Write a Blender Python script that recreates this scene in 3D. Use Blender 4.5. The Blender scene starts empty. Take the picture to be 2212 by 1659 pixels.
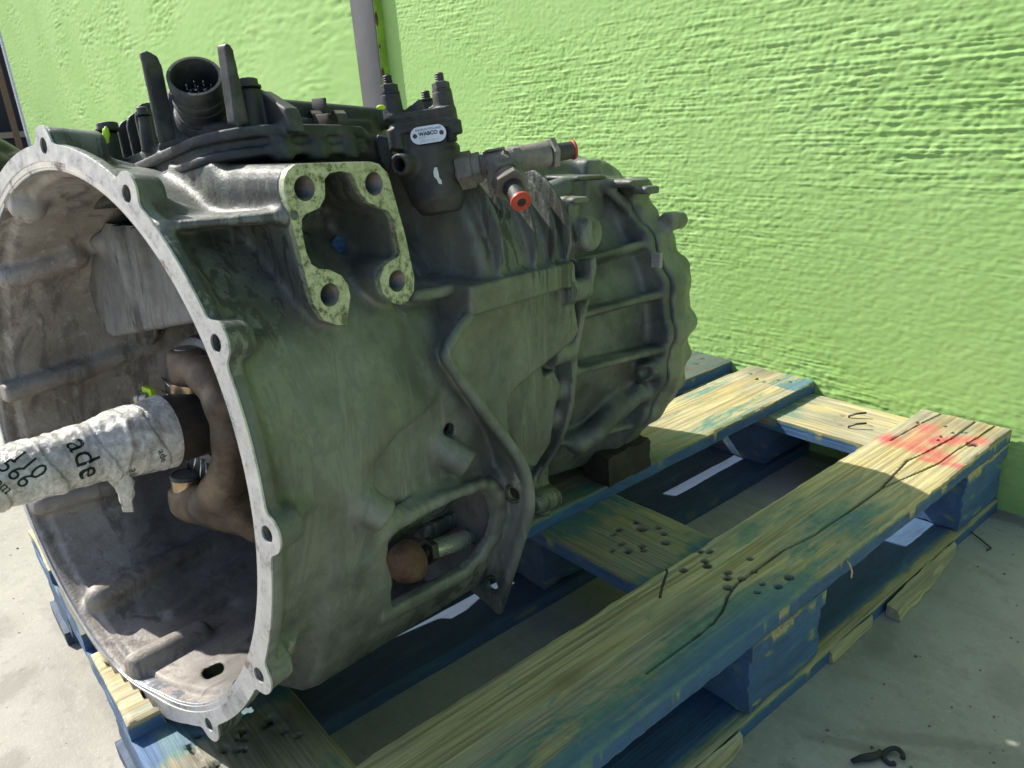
import bpy, bmesh, math, random
import numpy as np
from mathutils import Vector, Matrix
from mathutils.geometry import delaunay_2d_cdt
D = bpy.data
SC = bpy.context.scene
COL = SC.collection
rng = np.random.default_rng(7)
random.seed(7)

# ------------------------------------------------------------------ camera, sky, sun, exposure
F_PX = 1687.4                       # focal length in units of a 2212 px wide picture
CAM_R = np.array([[0.6382, 0.7667, -0.0699], [0.2236, -0.2716, -0.9361], [-0.7367, 0.5818, -0.3448]])
CAM_C = np.array([377.63, -1262.74, 673.06])      # mm
cd = D.cameras.new('camera'); cam = D.objects.new('camera', cd); COL.objects.link(cam)
cd.sensor_width = 36.0; cd.lens = F_PX / 2212 * 36.0
cd.clip_start = 0.02; cd.clip_end = 300.0
r_, d_, f_ = CAM_R
M = Matrix(((r_[0], -d_[0], -f_[0], CAM_C[0] / 1000), (r_[1], -d_[1], -f_[1], CAM_C[1] / 1000),
            (r_[2], -d_[2], -f_[2], CAM_C[2] / 1000), (0, 0, 0, 1)))
cam.matrix_world = M
cd.dof.use_dof = True; cd.dof.focus_distance = 0.95; cd.dof.aperture_fstop = 18.0
SC.camera = cam

SUN_TRAVEL = Vector((0.95, 0.34, -1.0)).normalized()
world = D.worlds.new('World'); SC.world = world; world.use_nodes = True
wn = world.node_tree; bg = wn.nodes['Background']
sky = wn.nodes.new('ShaderNodeTexSky'); sky.sky_type = 'NISHITA'; sky.sun_disc = False
s_ = -SUN_TRAVEL
sky.sun_elevation = math.asin(s_.z); sky.sun_rotation = math.atan2(s_.x, s_.y)
sky.air_density = 1.0; sky.dust_density = 1.5
wn.links.new(sky.outputs[0], bg.inputs[0]); bg.inputs[1].default_value = 0.098
sl = D.lights.new('sun', 'SUN'); sl.energy = 4.2; sl.angle = math.radians(0.5); sl.color = (1.0, 0.95, 0.87)
so = D.objects.new('sun', sl); COL.objects.link(so)
so.rotation_euler = SUN_TRAVEL.to_track_quat('-Z', 'Y').to_euler(); so.location = (-3, -1.5, 4)
SC.view_settings.view_transform = 'Standard'; SC.view_settings.look = 'None'
SC.view_settings.gamma = 1.0; SC.view_settings.exposure = 1.02

# ------------------------------------------------------------------ frames (mm) and measuring helpers
GO = np.array([-371.5618, -1154.0194, 397.9892])       # centre of the housing flange
GU = np.array([0.9826, 0.1859, 0.0]); GV = np.array([-0.0151, 0.08, 0.9967]); GA = np.array([-0.1853, 0.9793, -0.0814])
GA /= np.linalg.norm(GA); GV -= GA * (GV @ GA); GV /= np.linalg.norm(GV); GU = np.cross(GA, GV)
CG = np.array([(CAM_C - GO) @ k for k in (GU, GV, GA)])
def sight(x, y):
    d = np.array([(x - 1106) / F_PX, (y - 829.5) / F_PX, 1.0]) @ CAM_R
    return np.array([d @ GU, d @ GV, d @ GA])
def _on(x, y, i, val):
    d = sight(x, y); return CG + d * (val - CG[i]) / d[i]
def gu(x, y, u): return _on(x, y, 0, u)
def gv(x, y, v): return _on(x, y, 1, v)
def gs(x, y, s): return _on(x, y, 2, s)
def gd(x, y, dep): return CG + sight(x, y) * dep
def gcyl(x, y, R, far=False, cu=0.0, cv=0.0):
    d = sight(x, y); c = CG - np.array([cu, cv, 0])
    a = d[0]**2 + d[1]**2; b = c[0]*d[0] + c[1]*d[1]; q = c[0]**2 + c[1]**2 - R*R
    k = max(b*b - a*q, 0.0) ** .5
    return CG + d * ((-b + k) / a if far else (-b - k) / a)
def depth_of(P): return float((np.array(P) - CG) @ np.array([f_ @ GU, f_ @ GV, f_ @ GA]))
CAMX = np.array([r_ @ GU, r_ @ GV, r_ @ GA]); CAMY = -np.array([d_ @ GU, d_ @ GV, d_ @ GA]); CAMZ = -np.array([f_ @ GU, f_ @ GV, f_ @ GA])

# ------------------------------------------------------------------ objects
def props(o, label=None, cat=None, group=None, kind=None):
    if label: o['label'] = label
    if cat: o['category'] = cat
    if group: o['group'] = group
    if kind: o['kind'] = kind
    return o
def empty(name, loc, label, cat, group=None, mat=None):
    o = D.objects.new(name, None); COL.objects.link(o); o.empty_display_size = 0.05
    if mat is not None: o.matrix_world = mat
    else: o.location = loc
    return props(o, label, cat, group)
def mesh_np(name, V, Q, T=None, smooth=True):
    """mesh from numpy arrays: V metres, Q quads, T triangles"""
    me = D.meshes.new(name); V = np.asarray(V, np.float32)
    Q = np.zeros((0, 4), np.int32) if Q is None else np.asarray(Q, np.int32)
    T = np.zeros((0, 3), np.int32) if T is None else np.asarray(T, np.int32)
    me.vertices.add(len(V)); me.vertices.foreach_set('co', V.ravel())
    nl = Q.size + T.size; me.loops.add(nl)
    me.loops.foreach_set('vertex_index', np.concatenate([Q.ravel(), T.ravel()]).astype(np.int32))
    nq, nt = len(Q), len(T); me.polygons.add(nq + nt)
    st = np.concatenate([np.arange(nq) * 4, nq * 4 + np.arange(nt) * 3]).astype(np.int32)
    me.polygons.foreach_set('loop_start', st)
    me.update(calc_edges=True); me.validate()
    me.polygons.foreach_set('use_smooth', np.full(len(me.polygons), smooth, bool))
    return me
def link(name, me, mat, parent=None, loc=None):
    o = D.objects.new(name, me); COL.objects.link(o)
    if mat is not None and len(me.materials) == 0: me.materials.append(mat)
    if parent is not None: o.parent = parent
    if loc is not None: o.location = loc
    return o
def bm_link(name, bm, mat, parent=None, smooth=False, angle=None):
    me = D.meshes.new(name); bmesh.ops.recalc_face_normals(bm, faces=bm.faces[:])
    if angle is not None:
        for e in bm.edges:
            if len(e.link_faces) == 2: e.smooth = e.calc_face_angle(0) < math.radians(angle)
        smooth = True
    for f in bm.faces: f.smooth = smooth
    bm.to_mesh(me); bm.free()
    return link(name, me, mat, parent)
GDZ = 277.0
def gl(P):                                              # gearbox (u,v,s) mm -> local metres of the gearbox empty
    P = np.atleast_2d(np.asarray(P, float)); return np.stack([P[:, 0], P[:, 2], P[:, 1] + GDZ], 1) / 1000.0
def g1(P): return Vector(gl(P)[0])

# ------------------------------------------------------------------ materials
def hexc(r, g, b): return (r, g, b, 1.0)
class Mat:
    def __init__(s, name, rough=0.6, metal=0.0, spec=0.5):
        s.m = D.materials.new(name); s.m.use_nodes = True; s.t = s.m.node_tree; s.n = s.t.nodes; s.b = s.n['Principled BSDF']
        s.b.inputs['Roughness'].default_value = rough; s.b.inputs['Metallic'].default_value = metal
        s.b.inputs['Specular IOR Level'].default_value = spec
        s.co = s.n.new('ShaderNodeTexCoord').outputs['Object']
    def L(s, a, b): s.t.links.new(a, b)
    def map(s, scale, rot=(0, 0, 0)):
        m = s.n.new('ShaderNodeMapping'); m.inputs['Scale'].default_value = scale; m.inputs['Rotation'].default_value = rot
        s.L(s.co, m.inputs[0]); return m.outputs[0]
    def noise(s, scale, detail=4, rough=0.6, vec=None, dist=0.0):
        n = s.n.new('ShaderNodeTexNoise'); n.inputs['Scale'].default_value = scale; n.inputs['Detail'].default_value = detail
        n.inputs['Roughness'].default_value = rough; n.inputs['Distortion'].default_value = dist
        s.L(vec if vec is not None else s.co, n.inputs['Vector']); return n.outputs[0]
    def vor(s, scale, vec=None):
        n = s.n.new('ShaderNodeTexVoronoi'); n.inputs['Scale'].default_value = scale
        s.L(vec if vec is not None else s.co, n.inputs['Vector']); return n.outputs[0]
    def ramp(s, x, stops):
        r = s.n.new('ShaderNodeValToRGB'); e = r.color_ramp.elements
        while len(e) < len(stops): e.new(0.5)
        for k, (p, c) in zip(e, stops):
            k.position = p; k.color = (c, c, c, 1) if isinstance(c, (int, float)) else (*c[:3], 1)
        s.L(x, r.inputs[0]); return r.outputs[0]
    def mix(s, f, a, b, mode='MIX'):
        m = s.n.new('ShaderNodeMix'); m.data_type = 'RGBA'; m.blend_type = mode
        for sock, v in ((m.inputs[0], f), (m.inputs[6], a), (m.inputs[7], b)):
            if isinstance(v, (int, float)): sock.default_value = v
            elif isinstance(v, tuple): sock.default_value = (*v[:3], 1)
            else: s.L(v, sock)
        return m.outputs[2]
    def math(s, op, a, b=0.5):
        m = s.n.new('ShaderNodeMath'); m.operation = op
        for sock, v in ((m.inputs[0], a), (m.inputs[1], b)):
            if isinstance(v, (int, float)): sock.default_value = v
            else: s.L(v, sock)
        return m.outputs[0]
    def attr(s, name):
        a = s.n.new('ShaderNodeAttribute'); a.attribute_name = name
        p = s.n.new('ShaderNodeSeparateColor'); s.L(a.outputs['Color'], p.inputs[0]); return p.outputs
    def col(s, c):
        if isinstance(c, tuple): s.b.inputs['Base Color'].default_value = (*c[:3], 1)
        else: s.L(c, s.b.inputs['Base Color'])
        return s
    def set(s, name, x):
        if isinstance(x, (int, float)): s.b.inputs[name].default_value = x
        else: s.L(x, s.b.inputs[name])
        return s
    def bump(s, h, dist=0.001, strength=0.5):
        b = s.n.new('ShaderNodeBump'); b.inputs['Distance'].default_value = dist; b.inputs['Strength'].default_value = strength
        s.L(h, b.inputs['Height']); s.L(b.outputs[0], s.b.inputs['Normal']); return s

def cast_mat(name, dark, mid, light, dirt_shade=(0.10, 0.08, 0.06), rough=0.5, streak=True, metal=0.2, seed=0.0):
    m = Mat(name, rough, metal)
    a = m.noise(14, 8, 0.65); b = m.noise(60, 6, 0.7); g = m.noise(230, 5, 0.75)
    w = m.noise(6, 4, 0.5)
    st = m.noise(1.0, 7, 0.7, m.map((34, 34, 6.5), (0.0, 0.22, 0.0)), 0.7); st2 = m.noise(1.0, 6, 0.7, m.map((60, 60, 9), (0.1, 0.3, 0.0)), 0.9)
    mot = m.math('ADD', m.math('MULTIPLY', a, 0.85), m.math('MULTIPLY', g, 0.15))
    c = m.ramp(mot, [(0.40, dark), (0.50, mid), (0.60, light)])
    if streak:
        c = m.mix(m.ramp(st, [(0.50, 0.0), (0.56, 0.85)]), c, mid)
        c = m.mix(m.math('MULTIPLY', m.ramp(st2, [(0.505, 0.0), (0.525, 0.88)]), m.ramp(w, [(0.46, 0.0), (0.54, 1.0)])), c, tuple(k * .55 for k in dark))
        c = m.mix(m.ramp(st, [(0.575, 0.0), (0.605, 0.8)]), c, light)
    c = m.mix(m.ramp(m.noise(9, 5, 0.7), [(0.52, 0.0), (0.72, 0.6)]), c, dirt_shade)
    c = m.mix(m.ramp(g, [(0.62, 0.0), (0.70, 0.25)]), c, dark)
    if streak:
        at = m.attr('grime_shade')
        c = m.mix(m.math('MULTIPLY', at[0], m.ramp(a, [(0.3, 1.0), (0.7, 0.6)])), c, (0.035, 0.036, 0.036))  # first channel: shade painted into the casting colour
        c = m.mix(m.ramp(m.math('ADD', m.math('MULTIPLY', at[1], 0.55), m.math('MULTIPLY', m.noise(170, 6, 0.8), 0.6)), [(0.58, 0.0), (0.68, 0.9)]), c, (0.50, 0.47, 0.42))
    m.col(c); m.set('Roughness', m.ramp(b, [(0.3, rough - .12), (0.7, rough + .15)]))
    m.bump(m.math('ADD', m.noise(330, 4, 0.7), m.math('MULTIPLY', b, 1.5)), 0.0009, 0.55)
    return m.m

M_CAST = cast_mat('cast_housing', (0.095, 0.103, 0.094), (0.145, 0.156, 0.138), (0.205, 0.216, 0.188))
M_CASE = cast_mat('cast_case', (0.10, 0.11, 0.10), (0.145, 0.157, 0.138), (0.195, 0.208, 0.178))
M_REAR = cast_mat('cast_rear', (0.065, 0.071, 0.070), (0.115, 0.124, 0.112), (0.165, 0.176, 0.15), streak=False)
M_COVER = cast_mat('cast_cover', (0.11, 0.125, 0.105), (0.165, 0.18, 0.145), (0.215, 0.23, 0.18), streak=False)

def interior_mat():
    m = Mat('cast_interior', 0.6, 0.2)
    a = m.noise(10, 8, 0.7); b = m.noise(70, 6, 0.75); st = m.noise(1.0, 7, 0.7, m.map((30, 30, 6)), 0.8)
    c = m.ramp(a, [(0.3, (0.18, 0.155, 0.13)), (0.5, (0.31, 0.285, 0.255)), (0.7, (0.44, 0.415, 0.38))])
    c = m.mix(m.ramp(st, [(0.52, 0.0), (0.62, 0.8)]), c, (0.12, 0.105, 0.095))
    c = m.mix(m.ramp(b, [(0.55, 0.0), (0.66, 0.6)]), c, (0.46, 0.44, 0.41))
    at = m.attr('grime_shade'); c = m.mix(m.math('MULTIPLY', at[2], m.ramp(a, [(0.35, 1.0), (0.7, 0.7)])), c, (0.060, 0.055, 0.054))
    m.col(c); m.bump(m.math('ADD', m.noise(300, 4, 0.7), m.math('MULTIPLY', b, 1.5)), 0.0011, 0.5)
    return m.m
M_INNER = interior_mat()
def bright_mat():
    m = Mat('machined_aluminium', 0.42, 0.55)
    a = m.noise(45, 8, 0.75); b = m.noise(160, 4, 0.7)
    c = m.ramp(a, [(0.34, (0.20, 0.185, 0.17)), (0.46, (0.45, 0.45, 0.455)), (0.7, (0.62, 0.62, 0.63))])
    c = m.mix(m.ramp(b, [(0.58, 0.0), (0.70, 0.5)]), c, (0.26, 0.22, 0.19))
    m.col(c); m.set('Roughness', m.ramp(a, [(0.3, 0.7), (0.6, 0.36)])); m.bump(b, 0.0005, 0.3)
    return m.m
M_BRIGHT = bright_mat()
def pilot_mat():
    m = Mat('machined_pilot', 0.3, 0.8); a = m.noise(30, 7, 0.75)
    m.col(m.ramp(a, [(0.38, (0.26, 0.19, 0.14)), (0.46, (0.50, 0.52, 0.56)), (0.7, (0.62, 0.65, 0.72))])); m.set('Roughness', m.ramp(a, [(0.38, 0.6), (0.5, 0.26)])); return m.m
M_PILOT = pilot_mat()
def pad_mat():
    m = Mat('speckled_machined_face', 0.5, 0.25)
    a = m.noise(150, 5, 0.75); b = m.noise(30, 4, 0.6)
    c = m.ramp(a, [(0.40, (0.10, 0.115, 0.07)), (0.49, (0.36, 0.38, 0.26)), (0.62, (0.52, 0.53, 0.40))])
    c = m.mix(m.ramp(b, [(0.45, 0.0), (0.7, 0.5)]), c, (0.33, 0.32, 0.20))
    m.col(c); m.bump(a, 0.0003, 0.25)
    return m.m
M_PAD = pad_mat()
def plain(name, c, rough=0.5, metal=0.0, var=0.25, nscale=60, bump=0.0004):
    m = Mat(name, rough, metal); a = m.noise(nscale, 6, 0.7)
    lo = tuple(x * (1 - var) for x in c); hi = tuple(min(1, x * (1 + var)) for x in c)
    m.col(m.ramp(a, [(0.35, lo), (0.65, hi)])); m.set('Roughness', m.ramp(a, [(0.3, min(1, rough + .12)), (0.7, max(.05, rough - .08))]))
    m.bump(m.noise(nscale * 6, 3), bump, 0.4)
    return m.m
def plastic_mat():
    m = Mat('dusty_black_plastic', 0.5, 0.0)
    a = m.noise(22, 7, 0.7); b = m.noise(300, 3)
    m.col(m.ramp(a, [(0.36, (0.012, 0.014, 0.016)), (0.50, (0.028, 0.031, 0.032)), (0.62, (0.075, 0.078, 0.072))]))
    m.set('Roughness', m.ramp(a, [(0.3, 0.42), (0.7, 0.75)])); m.bump(b, 0.0004, 0.35)
    return m.m
M_BLACK = plastic_mat()
M_BLACKCAST = cast_mat('black_cast', (0.022, 0.024, 0.026), (0.040, 0.042, 0.042), (0.075, 0.073, 0.066), dirt_shade=(0.09, 0.075, 0.055), rough=0.55, streak=False)
M_FITTING = cast_mat('dusty_fitting', (0.09, 0.084, 0.076), (0.17, 0.16, 0.142), (0.28, 0.262, 0.23), dirt_shade=(0.20, 0.17, 0.135), rough=0.7, streak=False)
M_STEEL = plain('grey_steel', (0.32, 0.31, 0.30), 0.35, 0.8)
M_DARKSTEEL = plain('dark_steel', (0.07, 0.062, 0.055), 0.42, 0.6, 0.4, 25)
M_THREAD = plain('threaded_hole', (0.16, 0.145, 0.13), 0.4, 0.6)
M_DARKWOOD = plain('dark_old_timber', (0.032, 0.025, 0.018), 0.8, 0.0, 0.4, 30)
M_FORK = cast_mat('brown_forged_steel', (0.045, 0.034, 0.026), (0.105, 0.078, 0.055), (0.17, 0.125, 0.085), dirt_shade=(.05, .04, .035), rough=.45, streak=False, metal=.4)
M_BRONZE = plain('bronze_ring', (0.42, 0.31, 0.20), 0.3, 0.85, 0.3, 50)
M_RUST = plain('rust', (0.105, 0.058, 0.032), 0.8, 0.1, 0.5, 40, 0.001)
M_ROD = plain('zinc_rod', (0.66, 0.72, 0.58), 0.28, 0.75, 0.12, 40)
M_RED = plain('red_plastic', (0.42, 0.055, 0.035), 0.5, 0.0, 0.3)
M_LABEL = plain('label_silver', (0.72, 0.74, 0.80), 0.35, 0.2, 0.05)
M_INK = plain('black_print', (0.015, 0.016, 0.02), 0.5)
M_FAINT = plain('faint_print', (0.50, 0.51, 0.53), 0.5)
M_LIME = plain('lime_paint', (0.38, 0.62, 0.02), 0.6)
M_CHIP = plain('white_chip', (0.62, 0.66, 0.66), 0.8, 0, 0.2)
M_BLUEMESH = plain('blue_gauze', (0.03, 0.10, 0.22), 0.6, 0.0, 0.5, 300)
M_CHROME = plain('pin_metal', (0.6, 0.6, 0.6), 0.2, 1.0, 0.1)
M_PIT = plain('bore_shade', (0.01, 0.01, 0.01), 0.8)  # near-black put in for the shade inside the open recess
# ------------------------------------------------------------------ signed-distance modelling of the castings (gearbox mm)
class Vol:
    def __init__(s, lo, hi, h):
        s.h = h; s.lo = np.array(lo, float)
        n = np.ceil((np.array(hi) - s.lo) / h).astype(int) + 1
        s.ax = [(s.lo[i] + h * np.arange(n[i])).astype(np.float32) for i in range(3)]
        s.d = np.full(n, 60.0, np.float32)
    def _win(s, lo, hi, pad):
        sl = []
        for i in range(3):
            a = int(np.searchsorted(s.ax[i], lo[i] - pad)); b = int(np.searchsorted(s.ax[i], hi[i] + pad)); sl.append(slice(a, max(b, a)))
        x = s.ax[0][sl[0]][:, None, None]; y = s.ax[1][sl[1]][None, :, None]; z = s.ax[2][sl[2]][None, None, :]
        return tuple(sl), x, y, z
    def op(s, prim, k=0.0, sub=False):
        f, lo, hi = prim
        sl, x, y, z = s._win(lo, hi, k + 3 * s.h + 2)
        a = s.d[sl]
        if a.size == 0: return s
        b = np.broadcast_to(f(x, y, z), a.shape)
        if not sub:
            r = np.minimum(a, b)
            if k > 0: t = np.maximum(k - np.abs(a - b), 0) / k; r = r - t * t * k * 0.25
        else:
            r = np.maximum(a, -b)
            if k > 0: t = np.maximum(k - np.abs(a + b), 0) / k; r = r + t * t * k * 0.25
        s.d[sl] = r
        return s
    def add(s, p, k=0.0): return s.op(p, k)
    def cut(s, p, k=0.0): return s.op(p, k, True)
    def clip(s, p):
        f, lo, hi = p
        s.d = np.maximum(s.d, np.broadcast_to(f(s.ax[0][:, None, None], s.ax[1][None, :, None], s.ax[2][None, None, :]), s.d.shape)); return s
    def mesh(s, name):
        d = s.d; n = d.shape; ins = d < 0
        cnt = np.zeros([k - 1 for k in n], np.uint8)
        sls = [(slice(i, n[0] - 1 + i), slice(j, n[1] - 1 + j), slice(k, n[2] - 1 + k)) for i in (0, 1) for j in (0, 1) for k in (0, 1)]
        for q in sls: cnt += ins[q]
        act = (cnt > 0) & (cnt < 8); idx = np.argwhere(act); N = len(idx)
        vid = np.full(act.shape, -1, np.int32); vid[act] = np.arange(N)
        cor = np.array([(i, j, k) for i in (0, 1) for j in (0, 1) for k in (0, 1)])
        val = np.stack([d[idx[:, 0] + c[0], idx[:, 1] + c[1], idx[:, 2] + c[2]] for c in cor], 1)
        P = np.zeros((N, 3)); W = np.zeros(N)
        for a in range(8):
            for b in range(a + 1, 8):
                if np.abs(cor[a] - cor[b]).sum() != 1: continue
                m = (val[:, a] < 0) != (val[:, b] < 0)
                t = val[m, a] / (val[m, a] - val[m, b])
                P[m] += cor[a] + (cor[b] - cor[a]) * t[:, None]; W[m] += 1
        P = (P / W[:, None] + idx) * s.h + s.lo
        quads = []
        for axis in range(3):
            o = [(0, 0, 0)] * 4
            b, c = (axis + 1) % 3, (axis + 2) % 3
            sa = [slice(0, None)] * 3; sa[axis] = slice(0, n[axis] - 1); sb = [slice(0, None)] * 3; sb[axis] = slice(1, n[axis])
            A, B = ins[tuple(sa)], ins[tuple(sb)]
            e = np.argwhere(A != B)
            ok = (e[:, b] > 0) & (e[:, c] > 0) & (e[:, b] < n[b] - 1) & (e[:, c] < n[c] - 1)
            e = e[ok]; flip = A[e[:, 0], e[:, 1], e[:, 2]]
            def g(db, dc):
                k = e.copy(); k[:, b] += db; k[:, c] += dc; return vid[k[:, 0], k[:, 1], k[:, 2]]
            q = np.stack([g(-1, -1), g(0, -1), g(0, 0), g(-1, 0)], 1)
            q[~flip] = q[~flip][:, ::-1]
            quads.append(q)
        Q = np.concatenate(quads)
        W3 = gl(P); a, b, c = W3[Q[:, 0]], W3[Q[:, 1]], W3[Q[:, 2]]
        if np.einsum('ij,ij->i', np.cross(a, b), c).sum() < 0: Q = Q[:, ::-1]
        return mesh_np(name, W3, Q)
BIG = 1e3
def sphere(c, r):
    c = np.array(c, float)
    return (lambda x, y, z: np.sqrt((x - c[0])**2 + (y - c[1])**2 + (z - c[2])**2) - r, c - r, c + r)
def capsule(a, b, ra, rb=None):
    a = np.array(a, float); b = np.array(b, float); rb = ra if rb is None else rb; d = b - a; L2 = d @ d + 1e-9
    def f(x, y, z):
        px, py, pz = x - a[0], y - a[1], z - a[2]
        t = np.clip((px * d[0] + py * d[1] + pz * d[2]) / L2, 0, 1)
        return np.sqrt((px - t * d[0])**2 + (py - t * d[1])**2 + (pz - t * d[2])**2) - (ra + (rb - ra) * t)
    m = max(ra, rb); return f, np.minimum(a, b) - m, np.maximum(a, b) + m
def cyl(a, b, r, rb=None, rnd=0.0):
    a = np.array(a, float); b = np.array(b, float); rb = r if rb is None else rb; d = b - a; L = np.linalg.norm(d); n = d / L
    def f(x, y, z):
        px, py, pz = x - a[0], y - a[1], z - a[2]
        t = px * n[0] + py * n[1] + pz * n[2]
        q = np.sqrt(np.maximum(px * px + py * py + pz * pz - t * t, 0)) - (r + (rb - r) * np.clip(t / L, 0, 1)) + rnd
        w = np.abs(t - L / 2) - L / 2 + rnd
        return np.minimum(np.maximum(q, w), 0) + np.sqrt(np.maximum(q, 0)**2 + np.maximum(w, 0)**2) - rnd
    m = max(r, rb); return f, np.minimum(a, b) - m, np.maximum(a, b) + m
def box(c, half, axes=None, rnd=1.0):
    c = np.array(c, float); half = np.array(half, float); E = np.eye(3) if axes is None else np.array(axes, float)
    def f(x, y, z):
        p = (x - c[0], y - c[1], z - c[2]); q = []
        for i in range(3):
            q.append(np.abs(p[0] * E[i, 0] + p[1] * E[i, 1] + p[2] * E[i, 2]) - half[i] + rnd)
        return np.minimum(np.maximum(np.maximum(q[0], q[1]), q[2]), 0) + np.sqrt(np.maximum(q[0], 0)**2 + np.maximum(q[1], 0)**2 + np.maximum(q[2], 0)**2) - rnd
    r = np.abs(E).T @ half; return f, c - r, c + r
def multi(prims):
    fs = [p[0] for p in prims]
    def f(x, y, z):
        d = fs[0](x, y, z)
        for g in fs[1:]: d = np.minimum(d, g(x, y, z))
        return d
    return f, np.min([p[1] for p in prims], 0), np.max([p[2] for p in prims], 0)
def poly_sd(P, x, y):
    P = np.array(P, float); d = None; inside = None
    for i in range(len(P)):
        a, b = P[i], P[(i + 1) % len(P)]; e = b - a
        wx, wy = x - a[0], y - a[1]
        t = np.clip((wx * e[0] + wy * e[1]) / (e @ e + 1e-9), 0, 1)
        q = (wx - t * e[0])**2 + (wy - t * e[1])**2
        d = q if d is None else np.minimum(d, q)
        c = ((y >= a[1]) & (y < b[1]) & (e[0] * wy > e[1] * wx)) | ((y < a[1]) & (y >= b[1]) & (e[0] * wy < e[1] * wx))
        inside = c if inside is None else inside ^ c
    d = np.sqrt(d); return np.where(inside, -d, d)
def prism(P, axis, lo, hi, rnd=0.0):
    """polygon in the two other axes (in u,v,s order), extruded along axis"""
    P = np.array(P, float); o = [i for i in range(3) if i != axis]; c, h = (lo + hi) / 2, (hi - lo) / 2
    def f(*g):
        q = poly_sd(P, g[o[0]], g[o[1]]) + rnd; w = np.abs(g[axis] - c) - h + rnd
        return np.minimum(np.maximum(q, w), 0) + np.sqrt(np.maximum(q, 0)**2 + np.maximum(w, 0)**2) - rnd
    l = np.zeros(3); u = np.zeros(3); l[axis], u[axis] = lo, hi
    for k, i in enumerate(o): l[i], u[i] = P[:, k].min(), P[:, k].max()
    return f, l, u
def revolve(prof, lo, hi, cu=0.0, cv=0.0, inset=0.0, angfun=None):
    """solid of revolution about the axis; prof = [(s, R)...]"""
    S = np.array([p[0] for p in prof], float); Rr = np.array([p[1] for p in prof], float)
    def f(x, y, z):
        r = np.sqrt((x - cu)**2 + (y - cv)**2); R = np.interp(z.ravel(), S, Rr).reshape(z.shape).astype(np.float32) - inset
        if angfun is not None: R = R + angfun(np.arctan2(y - cv, x - cu))
        return np.maximum(r - R, np.maximum(lo - z, z - hi))
    m = Rr.max() + 12; return f, np.array([cu - m, cv - m, lo]), np.array([cu + m, cv + m, hi])
def tri(a, b, c, t):
    a, b, c = (np.array(k, float) for k in (a, b, c)); n = np.cross(b - a, c - a); nn = n @ n
    def f(x, y, z):
        P = (x, y, z)
        def seg(p, q):
            e = q - p; w = [P[i] - p[i] for i in range(3)]
            k = np.clip((w[0]*e[0] + w[1]*e[1] + w[2]*e[2]) / (e @ e), 0, 1)
            return sum((w[i] - k * e[i])**2 for i in range(3))
        ed = np.minimum(np.minimum(seg(a, b), seg(b, c)), seg(c, a))
        ins = None
        for p, q in ((a, b), (b, c), (c, a)):
            m = np.cross(n, q - p); s = (P[0]-p[0])*m[0] + (P[1]-p[1])*m[1] + (P[2]-p[2])*m[2] >= 0
            ins = s if ins is None else ins & s
        pd = ((P[0]-a[0])*n[0] + (P[1]-a[1])*n[1] + (P[2]-a[2])*n[2])**2 / nn
        return np.sqrt(np.where(ins, pd, ed)) - t
    return f, np.minimum(np.minimum(a, b), c) - t, np.maximum(np.maximum(a, b), c) + t

# ------------------------------------------------------------------ noise sheets
def gnoise(nx, ny, sx, sy, seed):
    g = np.random.default_rng(seed); w = np.fft.rfft2(g.standard_normal((nx, ny)))
    kx = np.fft.fftfreq(nx)[:, None]; ky = np.fft.rfftfreq(ny)[None, :]
    w *= np.exp(-2 * (np.pi**2) * ((kx * sx)**2 + (ky * sy)**2)); o = np.fft.irfft2(w, (nx, ny)); return o / (o.std() + 1e-9)
def grid_faces(nx, ny, off=0):
    i, j = np.meshgrid(np.arange(nx - 1), np.arange(ny - 1), indexing='ij'); a = (i * ny + j).ravel() + off
    return np.stack([a, a + ny, a + ny + 1, a + 1], 1)
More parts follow.
